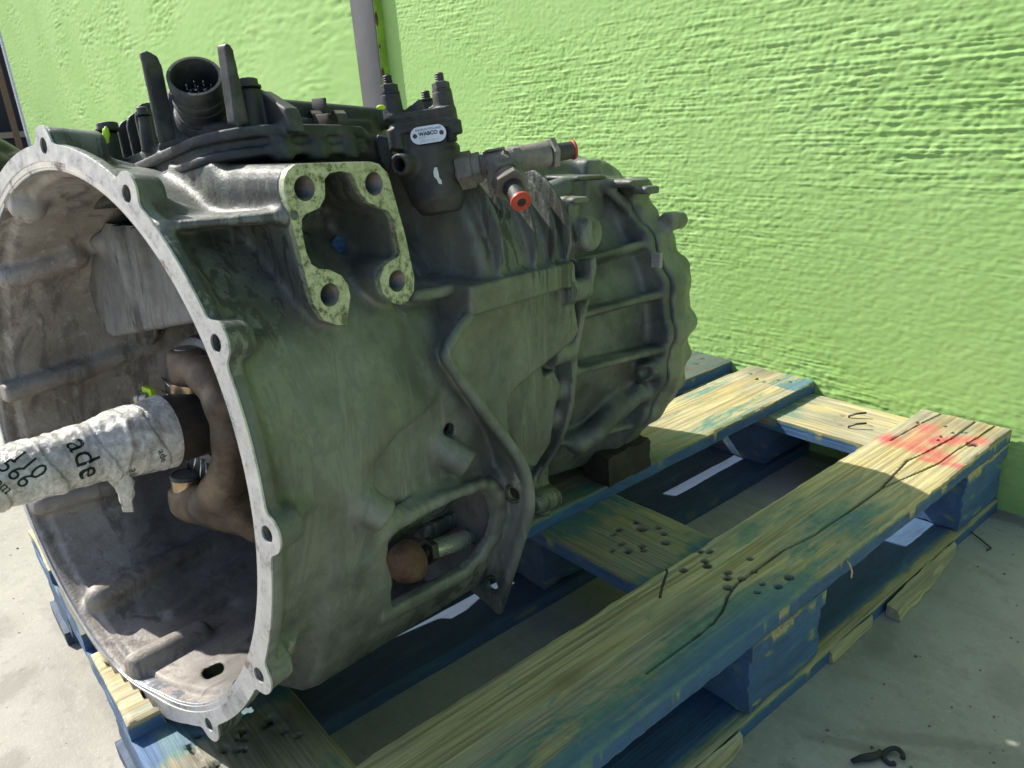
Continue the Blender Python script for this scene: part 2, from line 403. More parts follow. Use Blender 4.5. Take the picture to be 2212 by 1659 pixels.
# ------------------------------------------------------------------ the setting: ground, wall
STAINS = [(.075, -.692, .016, .040, 60, .65, (.12, .11, .085)), (.130, -.545, .012, .09, -52, .35, (.12, .11, .09)), (.090, -.60, .010, .07, -60, .4, (.12, .11, .09)), (.22, -.50, .02, .10, -58, .35, (.14, .13, .10)),
          (.16, -.40, .03, .05, 20, .25, (.13, .12, .1)), (.02, -.42, .02, .05, 10, .3, (.15, .14, .11)), (-.70, -1.28, .03, .05, 40, .35, (.13, .11, .09)), (-.86, -1.27, .05, .03, 10, .3, (.14, .12, .1)), (-.55, -1.30, .02, .03, 70, .35, (.12, .1, .08)), (.0, -.01, 1.2, .02, 0, .55, (.10, .10, .07))]
def ground():
    m = Mat('concrete', 0.85)
    a = m.noise(3.0, 8, 0.65); b = m.noise(45, 6, 0.7); g = m.noise(260, 4, 0.7)
    c = m.ramp(a, [(0.3, (0.25, 0.24, 0.205)), (0.55, (0.335, 0.32, 0.275)), (0.75, (0.395, 0.375, 0.33))])
    c = m.mix(m.ramp(b, [(0.55, 0.0), (0.66, 0.5)]), c, (0.21, 0.195, 0.17)); c = m.mix(m.ramp(m.noise(120, 5, 0.8), [(0.36, 0.45), (0.46, 0.0)]), c, (0.42, 0.41, 0.37)); c = m.mix(m.ramp(m.noise(75, 3, 0.6), [(0.70, 0.0), (0.73, 0.85)]), c, (0.045, 0.042, 0.038))
    c = m.mix(m.ramp(g, [(0.68, 0.0), (0.74, 0.35)]), c, (0.16, 0.14, 0.12))
    c = m.mix(m.ramp(m.noise(9, 6, 0.75, None, 0.6), [(0.64, 0.0), (0.74, 0.55)]), c, (0.13, 0.115, 0.09))
    c = m.mix(m.ramp(m.noise(1.0, 6, 0.7, m.map((5, 16, 5), (0, 0, .5)), .5), [(0.52, 0.0), (0.68, 0.45)]), c, (0.19, 0.18, 0.155))
    def stain(x, y, rx, ry, rot, amt, colr):
        nonlocal c
        mp = m.n.new('ShaderNodeMapping'); mp.vector_type = 'TEXTURE'; mp.inputs['Location'].default_value = (x, y, 0); mp.inputs['Rotation'].default_value = (0, 0, math.radians(rot)); mp.inputs['Scale'].default_value = (rx, ry, 1); m.L(m.co, mp.inputs[0])
        ln = m.n.new('ShaderNodeVectorMath'); ln.operation = 'LENGTH'; m.L(mp.outputs[0], ln.inputs[0])
        k = m.math('ADD', ln.outputs['Value'], m.math('MULTIPLY', m.math('SUBTRACT', b, .5), 1.6))
        c = m.mix(m.ramp(k, [(0.55, amt), (1.0, 0.0)]), c, colr)
    for st_ in STAINS: stain(*st_)
    m.col(c); m.bump(m.math('ADD', g, b), 0.0015, 0.5)
    n = 40
    V = []; 
    xs = np.concatenate([[-60], np.linspace(-9, 3, 60), [60]]); ys = np.concatenate([[-60], np.linspace(-4, 2, 40), [60]])
    X, Y = np.meshgrid(xs, ys, indexing='ij'); V = np.stack([X.ravel(), Y.ravel(), 0 * X.ravel()], 1)
    o = link('ground', mesh_np('ground', V, grid_faces(len(xs), len(ys))), m.m); props(o, 'pale grey stained concrete ground under the pallet', 'ground', kind='structure')
ground()

WALL_Y = 0.008
def wall_mat():
    m = Mat('green_stucco_paint', 0.7, 0.0, 0.35)
    a = m.noise(2.2, 6, 0.6); b = m.noise(40, 5, 0.7)
    c = m.ramp(a, [(0.35, (0.258, 0.44, 0.128)), (0.65, (0.305, 0.488, 0.165))])
    c = m.mix(m.ramp(b, [(0.66, 0.0), (0.76, 0.22)]), c, (0.15, 0.32, 0.07))
    m.col(c); m.bump(m.noise(650, 4, 0.7), 0.0007, 0.35)
    return m.m
M_WALL = wall_mat()
def stucco(x0, x1, z0, z1, hx, hz, seed, amp=1.0):
    nx, nz = int((x1 - x0) / hx) + 1, int((z1 - z0) / hz) + 1
    X, Z = np.meshgrid(np.linspace(x0, x1, nx), np.linspace(z0, z1, nz), indexing='ij')
    g = lambda sx, sz, k: gnoise(nx, nz, max(sx / hx, .35), max(sz / hz, .6), seed + k)
    rid = g(.050, .0017, 1); rid2 = g(.016, .0015, 2); fine = g(.0026, .0018, 3); crumb = g(.006, .004, 4)
    mask = np.clip(0.55 + 0.45 * g(.13, .06, 5), 0.1, 1.4); low = g(.25, .12, 6)
    ridge = np.exp(-(g(.105, .0017, 8) / .16)**2) - np.exp(-(g(.095, .0017, 9) / .15)**2)
    h = mask * (0.14 * rid + 0.24 * rid2 + 0.95 * ridge) + (.4 + .6 * mask) * (0.34 * fine + 0.16 * crumb) + 0.12 * low
    # trowel strokes wander: shift each column up and down
    wan = g(.35, .25, 7) * .006 / hz
    j = np.clip(np.arange(nz)[None, :] + wan, 0, nz - 1.001); j0 = j.astype(int); t = j - j0; i = np.arange(nx)[:, None]
    h = h[i, j0] * (1 - t) + h[i, j0 + 1] * t
    V = np.stack([X, WALL_Y - h * 0.00100 * amp, Z], -1).reshape(-1, 3)
    return V, grid_faces(nx, nz), nx, nz
def join(parts):
    V, Q, o = [], [], 0
    for v, q in parts: V.append(v); Q.append(q + o); o += len(v)
    return np.concatenate(V), np.concatenate(Q)
def slab(x0, x1, y0, y1, z0, z1):
    v = np.array([(x, y, z) for x in (x0, x1) for y in (y0, y1) for z in (z0, z1)], float)
    return v, np.array([(0, 1, 3, 2), (4, 6, 7, 5), (0, 4, 5, 1), (2, 3, 7, 6), (0, 2, 6, 4), (1, 5, 7, 3)])
def wall():
    a = stucco(-1.75, 0.34, 0.0, 1.16, .0026, .0019, 11)
    b = stucco(-7.50, -1.75, 0.0, 1.9, .016, .0058, 23, 1.8)
    r3 = stucco(0.34, 2.6, 0.0, 1.6, .016, .008, 31, 1.4); top3 = slab(0.34, 2.6, WALL_Y + .0005, WALL_Y + .10, 1.598, 2.6)
    top = slab(-1.75, 0.34, WALL_Y + .0005, WALL_Y + .10, 1.158, 2.6)
    top2 = slab(-7.50, -1.75, WALL_Y + .0005, WALL_Y + .10, 1.898, 2.6)
    rgt = slab(2.6, 4.5, WALL_Y, WALL_Y + .10, 0, 2.6)
    back = slab(-7.50, 4.5, WALL_Y + .02, WALL_Y + .12, 0, 2.59)
    V, Q = join([(a[0], a[1]), (b[0], b[1]), top, top2, (r3[0], r3[1]), top3, rgt, back])
    o = link('stucco_wall', mesh_np('stucco_wall', V, Q), M_WALL)
    props(o, 'bright green painted wall of rough trowelled stucco behind the pallet', 'wall')
wall()

def rr(seed): return np.random.default_rng(seed)
def bx(bm, c, h, axes=None, bev=0.0, seg=2):
    r = bmesh.ops.create_cube(bm, size=1.0); vs = r['verts']
    for v in vs:
        q = Vector((v.co.x * 2 * h[0], v.co.y * 2 * h[1], v.co.z * 2 * h[2]))
        if axes is not None: q = Vector(axes[0]) * q.x + Vector(axes[1]) * q.y + Vector(axes[2]) * q.z
        v.co = q + Vector(c)
    if bev > 0:
        es = list({e for v in vs for e in v.link_edges})
        bmesh.ops.bevel(bm, geom=es, offset=bev, segments=seg, affect='EDGES', profile=0.5)
def post():
    e = empty('steel_post', (-1.752, 0.0, 0), 'grey painted square steel post standing against the green wall', 'post')
    m = Mat('grey_post_paint', 0.45, 0.1); a = m.noise(9, 6, 0.7)
    m.col(m.mix(m.ramp(m.noise(1, 5, 0.7, m.map((30, 30, 3))), [(0.6, 0.0), (0.72, 0.5)]), m.ramp(a, [(0.35, (0.075, 0.078, 0.088)), (0.65, (0.10, 0.103, 0.114))]), (0.17, 0.17, 0.18)))
    bm = bmesh.new(); bx(bm, (0, .007, 1.3), (.0625, .027, 1.3), bev=.003)
    bm_link('column', bm, m.m, e, angle=30)
    pg = plain('post_green_edge', (0.22, 0.37, 0.035), 0.6, 0, .3, 14)
    bm = bmesh.new(); bx(bm, (.0638, -.001, 1.3), (.0016, .0165, 1.3), bev=.0005); bm_link('green_edge', bm, pg, e, angle=30)
    for k, z in enumerate((0.83, 0.76, 0.71, 0.66, 0.61, 0.90)):
        bm = bmesh.new(); bmesh.ops.create_icosphere(bm, subdivisions=2, radius=.007 + .003 * (k % 2))
        for v in bm.verts: v.co = Vector((.0650 + v.co.x * .25, -.014 + v.co.y * .5, z + v.co.z * (1.0 + .5 * (k % 3))))
        bm_link('rust_blister', bm, M_RUST, e, smooth=True)
post()
def gate():
    e = empty('gate_frame', (-8.4, .15, 0), 'white gate frame at the far left end of the green wall', 'gate')
    w = plain('gate_white', (0.50, 0.51, 0.56), 0.5); br = plain('gate_brown', (0.16, 0.10, 0.05), 0.6); dk = plain('shed_dark', (0.02, 0.022, 0.025), 0.8)
    bm = bmesh.new(); bx(bm, (0, 0, 1.2), (.03, .020, 1.2), bev=.004); bm_link('post', bm, w, e)
    bm = bmesh.new(); bx(bm, (-.05, .06, 1.2), (.04, .038, 1.2), bev=.004); bm_link('jamb', bm, dk, e)
    bm = bmesh.new(); bx(bm, (-.5, -.02, 1.1), (.03, .025, 1.1), bev=.01); bm_link('stile', bm, br, e)
    s = empty('shed', (-10.6, .2, 0), 'dark open shed beyond the white gate frame at the left edge', 'shed')
    bm = bmesh.new(); bx(bm, (-.1, 0, 1.5), (.05, 2.4, 1.5)); bm_link('back_panel', bm, dk, s)
    bm = bmesh.new(); bx(bm, (.5, .05, .66), (.35, .5, .03)); bm_link('bench_top', bm, plain('bench_tan', (0.30, 0.23, 0.15), 0.7), s)
    bm = bmesh.new(); bx(bm, (.5, .05, .31), (.3, .45, .31)); bm_link('bench_body', bm, dk, s)
    bm = bmesh.new(); bmesh.ops.create_icosphere(bm, subdivisions=5, radius=1.0); g = rr(5); K = [Vector(g.normal(0, 6, 3)) for _ in range(9)]
    for v in bm.verts: n = v.co.normalized(); k = 1 + sum(.035 * abs(math.sin(n.dot(q * .5))) for q in K) - .15; v.co = Vector((n.x * .35 * k, n.y * .30 * k, max(-.30, n.z * .33 * k)))
    o = bm_link('plastic_sheet', bm, plain('shiny_black_sheet', (.012, .013, .015), .22), None, smooth=True); o.location = (-6.6, -.42, .30)
    props(o, 'crumpled shiny black plastic sheet heaped at the left edge before the wall', 'plastic sheet')
gate()

# ------------------------------------------------------------------ the pallet
def wood_mat(name, axis):
    m = Mat(name, 0.72)
    sc = [165, 165, 165]; sc[axis] = 3.4; fine = [330, 330, 330]; fine[axis] = 9
    a = m.noise(1.0, 5, 0.6, m.map(tuple(sc)), 0.5); b = m.noise(1.0, 4, 0.6, m.map(tuple(fine)))
    lowsc = [34, 34, 34]; lowsc[axis] = 9; p = m.noise(1.0, 8, 0.72, m.map(tuple(lowsc)), 0.8); q = m.noise(55, 6, 0.75)
    at = m.attr('wear_shade')
    bare = m.ramp(a, [(0.30, (0.20, 0.155, 0.065)), (0.46, (0.43, 0.36, 0.165)), (0.66, (0.58, 0.51, 0.27))])
    bare = m.mix(m.ramp(b, [(0.35, 0.45), (0.6, 0.0)]), bare, (0.16, 0.11, 0.05))
    bare = m.mix(m.math('MULTIPLY', m.ramp(at[2], [(0.0, 0.0), (0.7, 1.0)]), m.ramp(q, [(0.3, 0.55), (0.65, 1.0)])), bare, (0.085, 0.070, 0.045))
    bare = m.mix(m.ramp(m.noise(1.0, 6, 0.7, m.map(tuple(x * .55 for x in lowsc), (0, 0, .01))), [(0.44, 0.0), (0.60, 0.72)]), bare, m.mix(m.ramp(b, [(0.35, 0.0), (0.65, 1.0)]), (0.19, 0.18, 0.135), (0.36, 0.345, 0.26)))
    blue = m.ramp(p, [(0.3, (0.014, 0.055, 0.15)), (0.6, (0.032, 0.115, 0.255)), (0.75, (0.09, 0.20, 0.31))])
    teal = m.ramp(q, [(0.35, (0.055, 0.14, 0.125)), (0.65, (0.13, 0.235, 0.17))])
    paint = m.mix(m.ramp(at[0], [(0.55, 0.0), (0.85, 1.0)]), teal, blue)
    k = m.math('ADD', at[0], m.math('MULTIPLY', m.math('SUBTRACT', p, 0.5), 1.7))
    k = m.math('ADD', k, m.math('MULTIPLY', m.math('SUBTRACT', a, 0.5), 0.9))
    c = m.mix(m.ramp(k, [(0.36, 0.0), (0.62, 0.93)]), bare, paint)
    kr = m.math('ADD', at[1], m.math('MULTIPLY', m.math('SUBTRACT', p, 0.5), 1.1))
    c = m.mix(m.ramp(kr, [(0.30, 0.0), (0.85, 0.85)]), c, (0.43, 0.026, 0.052))
    c = m.mix(m.ramp(at[2], [(0.15, 0.0), (0.70, 0.62)]), c, (0.028, 0.032, 0.034))  # darkens for dirt and for the shade painted into the pallet gaps
    c = m.mix(m.ramp(at[2], [(0.74, 0.0), (0.86, 1.0)]), c, (0.006, 0.005, 0.004))
    m.col(c); m.set('Roughness', m.ramp(p, [(0.3, 0.82), (0.7, 0.6)]))
    m.bump(m.math('ADD', m.math('MULTIPLY', a, 1.6), b), 0.0012, 0.55)
    return m.m
M_WOODY = wood_mat('worn_blue_wood_lengthwise', 1); M_WOODX = wood_mat('worn_blue_wood_crosswise', 0)
PAL = empty('pallet', (0, 0, 0), 'worn blue wooden pallet with bare yellow boards and a red sprayed mark', 'pallet')
def seg_dist(X, Y, pl):
    d = np.full(X.shape, 1e9); s = np.zeros(X.shape)
    for (x0, y0), (x1, y1) in zip(pl[:-1], pl[1:]):
        ex, ey = x1 - x0, y1 - y0; t = np.clip(((X - x0) * ex + (Y - y0) * ey) / (ex * ex + ey * ey), 0, 1)
        d = np.minimum(d, np.hypot(X - x0 - t * ex, Y - y0 - t * ey))
    return d
def board(name, x0, x1, y0, y1, z0, z1, along, seed, paint, red=None, dark=None, holes=(), cracks=(), h=3.2, chew=1.5, chips=(), sink=None, label=None, side_shade=0.0):
    """one board (mm): top, bottom and edges as one displaced skin with holes, cracks and chewed edges; origin at its centre"""
    nx, ny = max(4, int((x1 - x0) / h)), max(4, int((y1 - y0) / h))
    if along == 1: ny = max(4, int((y1 - y0) / (h * 1.25)))
    else: nx = max(4, int((x1 - x0) / (h * 1.25)))
    X, Y = np.meshgrid(np.linspace(x0, x1, nx), np.linspace(y0, y1, ny), indexing='ij')
    gx, gy = ((1.0, 30.0) if along == 1 else (30.0, 1.0))
    Z = z1 + 0.28 * gnoise(nx, ny, gx * 1.3, gy, seed) + 0.3 * gnoise(nx, ny, 14, 30, seed + 1)
    ex = np.minimum(X - x0, x1 - X); ey = np.minimum(Y - y0, y1 - Y); e = np.minimum(ex, ey)
    cn = 0.5 + 0.5 * np.clip(gnoise(nx, ny, 4, 9, seed + 2) if along == 1 else gnoise(nx, ny, 9, 4, seed + 2), -1, 2.5)
    Z -= np.clip(.8 + chew * .7 * cn * (cn > .75) - e * 0.9, 0, 5)
    dk = np.zeros(X.shape)
    for (hx, hy, r, dep) in holes:
        q = np.hypot(X - hx, (Y - hy)); Z -= dep * np.clip(1.25 - q / r, 0, 1)**.6; dk = np.maximum(dk, np.clip(1.5 - q / r, 0, 1))
    for pl, w, dep in cracks:
        q = seg_dist(X, Y, pl); Z -= dep * np.clip(1.3 - q / w, 0, 1); dk = np.maximum(dk, 0.9 * np.clip(1.3 - q / w, 0, 1))
    for (cx, cy, rx, ry, dep) in chips:
        q = np.hypot((X - cx) / rx, (Y - cy) / ry); Z -= dep * np.clip(2 - 2 * q, 0, 1)
    if sink is not None: Z = np.minimum(Z, sink(X, Y))
    Xo = X + 0.45 * gnoise(nx, ny, 2, 3, seed + 4) * (ex < 4); Yo = Y + 0.45 * gnoise(nx, ny, 3, 2, seed + 5) * (ey < 4)
    top = np.stack([Xo, Yo, Z], -1); bot = np.stack([Xo, Yo, np.full(X.shape, z0)], -1)
    midr = [np.stack([Xo, Yo, z0 + (Z - z0) * t], -1) for t in (0.62, 0.3)]
    idx = np.arange(nx * ny).reshape(nx, ny)
    per = np.concatenate([idx[:-1, 0], idx[-1, :-1], idx[:0:-1, -1], idx[0, :0:-1]])
    V = [top.reshape(-1, 3)]; Q = [grid_faces(nx, ny)]; prev = per; off = nx * ny
    nside = 0; sd = []
    for L in midr + [bot]:
        p = L.reshape(-1, 3)[per].copy(); p[:, :2] += np.random.default_rng(seed + off).normal(0, 0.12, (len(per), 2)); V.append(p); cur = off + np.arange(len(per)); off += len(per)
        Q.append(np.stack([prev, cur, np.roll(cur, -1), np.roll(prev, -1)], 1)); prev = cur
    V = np.concatenate(V); Q = np.concatenate(Q)
    bq = np.array([[prev[0], prev[ny + nx - 2 + ny - 2] if False else prev[0], prev[0], prev[0]]])[:0]
    c = np.array([(x0 + x1) / 2, (y0 + y1) / 2, (z0 + z1) / 2])
    # wear channels: paint, red, dirt plus painted gap shade
    pa = paint(X, Y) if callable(paint) else np.full(X.shape, paint); pa = pa - np.clip(1.8 - e / 3.0, 0, 1) * 0.15
    rd = red(X, Y) if red is not None else 0 * X; dr = np.maximum(np.clip(dark(X, Y), 0, .7) if dark is not None else 0 * X, dk)
    top_a = np.stack([pa, rd, np.clip(dr, 0, 1), np.ones(X.shape)], -1).reshape(-1, 4)
    sn = gnoise(len(per), 4, 5, 1, seed + 77)[:, 0] + .6 * gnoise(len(per), 4, 1.2, 1, seed + 78)[:, 0]
    side = [np.stack([np.clip(1.0 - .75 * np.clip(sn - .9, 0, 1) * (1.0, .5, .1)[k], 0, 1), np.zeros(len(per)), np.full(len(per), side_shade), np.ones(len(per))], -1) for k in range(3)]
    A = np.concatenate([top_a] + side).astype(np.float32)
    # bottom cap as two corner-to-corner strips
    me = mesh_np(name, (V - c) / 1000, Q)
    at = me.color_attributes.new('wear_shade', 'FLOAT_COLOR', 'POINT'); at.data.foreach_set('color', A.ravel())
    me.set_sharp_from_angle(angle=math.radians(50))
    o = link(name, me, M_WOODY if along == 1 else M_WOODX, PAL, c / 1000)
    under = mesh_np(name, np.array([(x0 + 1, y0 + 1, z0), (x1 - 1, y0 + 1, z0), (x1 - 1, y1 - 1, z0), (x0 + 1, y1 - 1, z0)]) / 1000 - c / 1000, [[0, 3, 2, 1]]) if False else None
    if label: o['label'] = label
    return o
h1 = [(-128, -593), (-120, -586), (-118, -639), (-76, -567), (-78, -608), (-72, -617), (-58, -586), (-60, -607), (-61, -632), (-38, -600), (-23, -592), (-24, -569), (-33, -617), (-112, -606), (-104, -612)]
hf = [(-112, -59), (-74, -49), (-56, -67), (-63, -90), (-60, -105), (-42, -55), (-46, -57), (-20, -94), (-26, -88), (-14, -92)]
holes1 = [(x, y, 2.9 + .7 * (i % 3), 10) for i, (x, y) in enumerate(h1)] + [(x, y, 2.5, 8) for x, y in hf] + [(-22 + 2 * k, -95 + 3 * k, 3, 6) for k in range(4)]
crackA = [(-33, -800), (-33, -731), (-35, -693), (-40, -671), (-45, -659), (-51, -647), (-58, -620), (-58, -582), (-59, -526), (-51, -468), (-50, -394), (-50, -304), (-63, -202), (-56, -160), (-49, -82), (-49, 8)]
crackB = [(-50, -304), (-36, -230), (-28, -180), (-28, -120), (-24, -60), (-22, 6)]
crackC = [(-112, -150), (-108, -60), (-100, 6)]
def paint1(X, Y):
    edge = np.clip((X + 62) / 62, 0, 1); near = np.clip((-Y - 430) / 250, 0, 1)
    far = np.clip((Y + 300) / 60, 0, 1)
    v = 0.26 + 0.52 * edge * near + 0.16 * np.exp(-((Y + 420) / 90)**2) + .14 * np.exp(-((Y + 640) / 120)**2) * (X > -70)
    v += .25 * np.exp(-((X + 36) / 30)**2 - ((Y + 400) / 60)**2)
    return v - 0.34 * far
def red1(X, Y):
    f = lambda a, b, w: np.exp(-(seg_dist(X, Y, [a, b]) / w)**2 * 1.1)
    return 0.72 * np.maximum.reduce([f((-122, -146), (-34, -160), 30), f((-96, -70), (-82, -150), 28), f((-50, -182), (-8, -172), 15), f((-66, -112), (-20, -72), 26)])
board('top_board', -133, 0, -1200, 0, 120, 142, 1, 101, paint1, red1, dark=lambda X, Y: 0.30 * np.exp(-((Y + 30) / 45)**2) + 0.35 * np.exp(-((X + 60) / 26)**2 - ((Y + 705) / 60)**2) + .25 * np.exp(-((X + 75) / 20)**2 - ((Y + 860) / 30)**2),
      holes=holes1, cracks=[(crackA, 1.25, 5), (crackB, 1.05, 4), (crackC, 1.1, 5)], h=1.45, chew=2.2, label='front top board with cracks, nail holes and the red sprayed mark')
def sink2(X, Y):
    P = np.stack([X, Y, np.full(X.shape, 120.0)], -1) - GO; u, v, s = P @ GU, P @ GV, P @ GA
    lim = GO[2] - np.sqrt(np.maximum(272.0**2 - u * u, 0)) * GV[2] + s * GA[2] - 1.5
    z = np.where((s > 0) & (s < 310) & (np.abs(u) < 260), np.maximum(lim, 121.0), 999.0)
    return np.where((s > 1) & (s < 66) & (np.abs(u) < 75), 118.5, z)
board('top_board', -471, -329, -1200, 14, 120, 142, 1, 201, lambda X, Y: 0.22 + .30 * np.clip((X + 400) / 60, 0, 1) * (Y > -700) + 0.25 * np.exp(-((X + 440) / 40)**2 - ((Y + 150) / 90)**2) + .2 * (Y > -60) * (X > -390), None,
      dark=lambda X, Y: .5 * np.exp(-((X + 440) / 45)**2 - ((Y - 5) / 60)**2) + .45 * np.clip((-Y - 260) / 200, 0, 1) * (Y > -700), holes=[(-440, -30, 3, 8), (-415, -48, 3, 8), (-395, -52, 3, 8), (-380, -28, 4, 4), (-360, -22, 3, 7)], h=3.0, chew=2.2, sink=sink2)
board('top_board', -640, -512, -1200, 18, 120, 142, 1, 301, lambda X, Y: 0.55 + 0 * X, None, dark=lambda X, Y: .75 + 0 * X, holes=[(-560, -20, 3, 6), (-550, -50, 3, 6)], h=5)
board('top_board', -840, -695, -1200, 20, 120, 142, 1, 401, 0.4, None, None, h=6)
# cross boards under the top boards
hm = [(-255, -568), (-242, -576), (-235, -576), (-256, -613), (-259, -599), (-232, -623), (-224, -559), (-209, -566), (-193, -581), (-209, -608), (-201, -615), (-215, -629), (-230, -642)]
board('cross_board', -840, 0, -145, 0, 97, 119.6, 0, 501, lambda X, Y: 0.16 + .4 * np.clip((-X - 270) / 50, 0, 1), None, dark=lambda X, Y: .3 * np.exp(-((X + 230) / 50)**2 - ((Y + 90) / 30)**2), holes=[(-235, -60, 3, 5), (-215, -100, 3, 5), (-180, -70, 3, 5)], chew=2.5, h=3.6)
board('cross_board', -840, 0, -672, -527, 97, 119.6, 0, 601, lambda X, Y: 0.05 + .55 * np.clip((-X - 262) / 40, 0, 1) + .4 * np.clip((X + 175) / 20, 0, 1) + .3 * np.clip((-Y - 645) / 12, 0, 1) * (X > -215) + .35 * np.clip((X + 215) / 30, 0, 1) * np.clip((Y + 590) / 20, 0, 1), None,
      dark=lambda X, Y: .25 + 0 * X, holes=[(x, y, 3.0 + .6 * (i % 3), 8) for i, (x, y) in enumerate(hm)], h=3.0)
hn = [(-245 + rr(k).normal(0, 26), -1135 + rr(k + 50).normal(0, 24), 1.6 + .8 * (k % 3), 7) for k in range(26)] + [(-262, -1090, 4, 9), (-258, -1096, 3, 9), (-238, -1085, 3.5, 9), (-222, -1078, 2.5, 8)]
board('cross_board', -840, 0, -1200, -1055, 97, 119.6, 0, 701, lambda X, Y: -.05 + .75 * np.clip((-X - 262) / 25, 0, 1) + .6 * np.clip((X + 200) / 30, 0, 1) + .3 * np.clip((-Y - 1180) / 12, 0, 1), None, dark=lambda X, Y: .55 * np.exp(-((X + 235) / 60)**2), holes=hn, h=3.0)
def wood_block(x0, x1, y0, y1, z0, z1, seed, name='block', mat=None, parent=PAL, paint=1.0, dirt_shade=0.0):
    n = 8; bm = bmesh.new(); bmesh.ops.create_cube(bm, size=2.0); bmesh.ops.subdivide_edges(bm, edges=bm.edges[:], cuts=7, use_grid_fill=True)
    c = Vector(((x0 + x1) / 2, (y0 + y1) / 2, (z0 + z1) / 2)); hs = Vector(((x1 - x0) / 2, (y1 - y0) / 2, (z1 - z0) / 2)); g = rr(seed)
    for v in bm.verts:
        ed = sum(abs(abs(k) - 1) < 1e-4 for k in v.co); p = Vector(v.co[i] * hs[i] for i in range(3))
        w = 0.5 if ed < 2 else 1.4
        for i in range(3):
            if abs(abs(v.co[i]) - 1) < 1e-4: p[i] -= math.copysign(abs(g.normal(0, w)), v.co[i])
        v.co = p / 1000
    for f in bm.faces: f.smooth = True
    me = D.meshes.new(name); bm.to_mesh(me); bm.free()
    n = len(me.vertices); A = np.zeros((n, 4), np.float32); A[:, 0] = paint - .5 * (g.random(n) > .90); A[:, 3] = 1; A[:, 2] = dirt_shade
    me.color_attributes.new('wear_shade', 'FLOAT_COLOR', 'POINT').data.foreach_set('color', A.ravel())
    me.set_sharp_from_angle(angle=math.radians(40))
    return link(name, me, mat or M_WOODX, parent, c / 1000)
for i, (xa, xb) in enumerate([(-128, -3), (-465, -333), (-836, -698)]):
    for j, (ya, yb) in enumerate([(-143, -3), (-670, -529), (-1197, -1057)]):
        wood_block(xa, xb, ya, yb, 22.5, 96.6, 900 + i * 10 + j, mat=M_WOODY, dirt_shade=.5 if i else .12)  # inner blocks darkened: shade between the boards painted into the colour
for i, (xa, xb) in enumerate([(-108, -2), (-472, -327), (-838, -735)]):
    ch = [(-2, -500, 9, 170, 30)] if i == 0 else []
    def skirt(X, Y): return np.full(X.shape, 22.0)
    board('bottom_board', xa, xb, -1203, -2, 0.5, 22, 1, 801 + 20 * i, lambda X, Y: 1.0 + 0 * X - (.75 * np.clip((X + 22) / 12, 0, 1) if i == 0 else 0), None, (lambda X, Y: .5 + .2 * (X < -50) + 0 * X) if i else (lambda X, Y: .42 - .42 * np.clip((X + 26) / 12, 0, 1)), h=4, chew=2.5, side_shade=.62 if i else .1)  # tops and sides darkened to paint in the shade under the deck
# split slivers along the outer bottom board
def sliver(pl, wd, th, seed):
    bm = bmesh.new(); g = rr(seed); rows = []
    for k, (x, y, z) in enumerate(pl):
        w = wd * min(1, .25 + k * .12) * g.uniform(.88, 1.12)
        rows.append([bm.verts.new((a / 1000, b / 1000, c / 1000)) for a, b, c in ((x - w, y, z + th), (x + w * .5, y, z + th * .75), (x + w, y, z), (x - w, y, z))])
    for r0, r1 in zip(rows[:-1], rows[1:]):
        for i in range(4): bm.faces.new((r0[i], r0[(i + 1) % 4], r1[(i + 1) % 4], r1[i]))
    bm.faces.new(rows[0]); bm.faces.new(rows[-1][::-1])
    o = bm_link('split_sliver', bm, M_WOODY, PAL); n = len(o.data.vertices)
    o.data.color_attributes.new('wear_shade', 'FLOAT_COLOR', 'POINT').data.foreach_set('color', np.tile(np.array([-.3, 0, .05, 1], np.float32), n))
sliver([(3 + k * .75 + .8 * math.sin(k * 2.1), -165 - k * 16, 1) for k in range(14)], 9, 18, 5)
sliver([(1 + .5 * math.sin(k * 2.3), -405 - k * 20, 1) for k in range(6)], 4, 17, 6)
sliver([(3 + k * .5 + .8 * math.sin(k * 1.9), -690 - k * 25, 1) for k in range(14)], 9, 19, 7)
# nails, a splinter
def wire(name, pts, r, mat, parent=None, n=8, taper=None):
    bm = bmesh.new(); pts = [Vector(p) for p in pts]; rings = []
    for k, p in enumerate(pts):
        d = (pts[min(k + 1, len(pts) - 1)] - pts[max(k - 1, 0)]).normalized(); a = d.orthogonal().normalized() if k == 0 else (pa - d * pa.dot(d)).normalized(); pa = a; b = d.cross(a)
        rad = r if taper is None else r * taper[k]
        rings.append([bm.verts.new(p + (a * math.cos(t) + b * math.sin(t)) * rad) for t in [2 * math.pi * i / n for i in range(n)]])
    for q, w in zip(rings[:-1], rings[1:]):
        for i in range(n): bm.faces.new((q[i], q[(i + 1) % n], w[(i + 1) % n], w[i]))
    bm.faces.new(rings[0]); bm.faces.new(rings[-1][::-1])
    return bm_link(name, bm, mat, parent, smooth=True)
def mm(*p): return [tuple(c / 1000 for c in q) for q in p]
wire('bent_nail', mm((-102, -699, 138), (-103, -696, 145), (-104, -691, 154), (-104, -686, 162), (-105, -682, 166), (-108, -680, 167)), .0016, M_DARKSTEEL, PAL)
for (x, y) in ((-226, -62), (-205, -102)):
    wire('bent_nail', mm((x, y, 116), (x + 3, y - 2, 124), (x + 12, y + 6, 128), (x + 24, y + 14, 130)), .0018, M_DARKSTEEL, PAL)
wire('splinter', mm((-2, -486, 137), (6, -490, 136), (12, -495, 131), (14, -500, 126)), .0011, plain('splinter_wood', (.55, .42, .22)), PAL, 5)
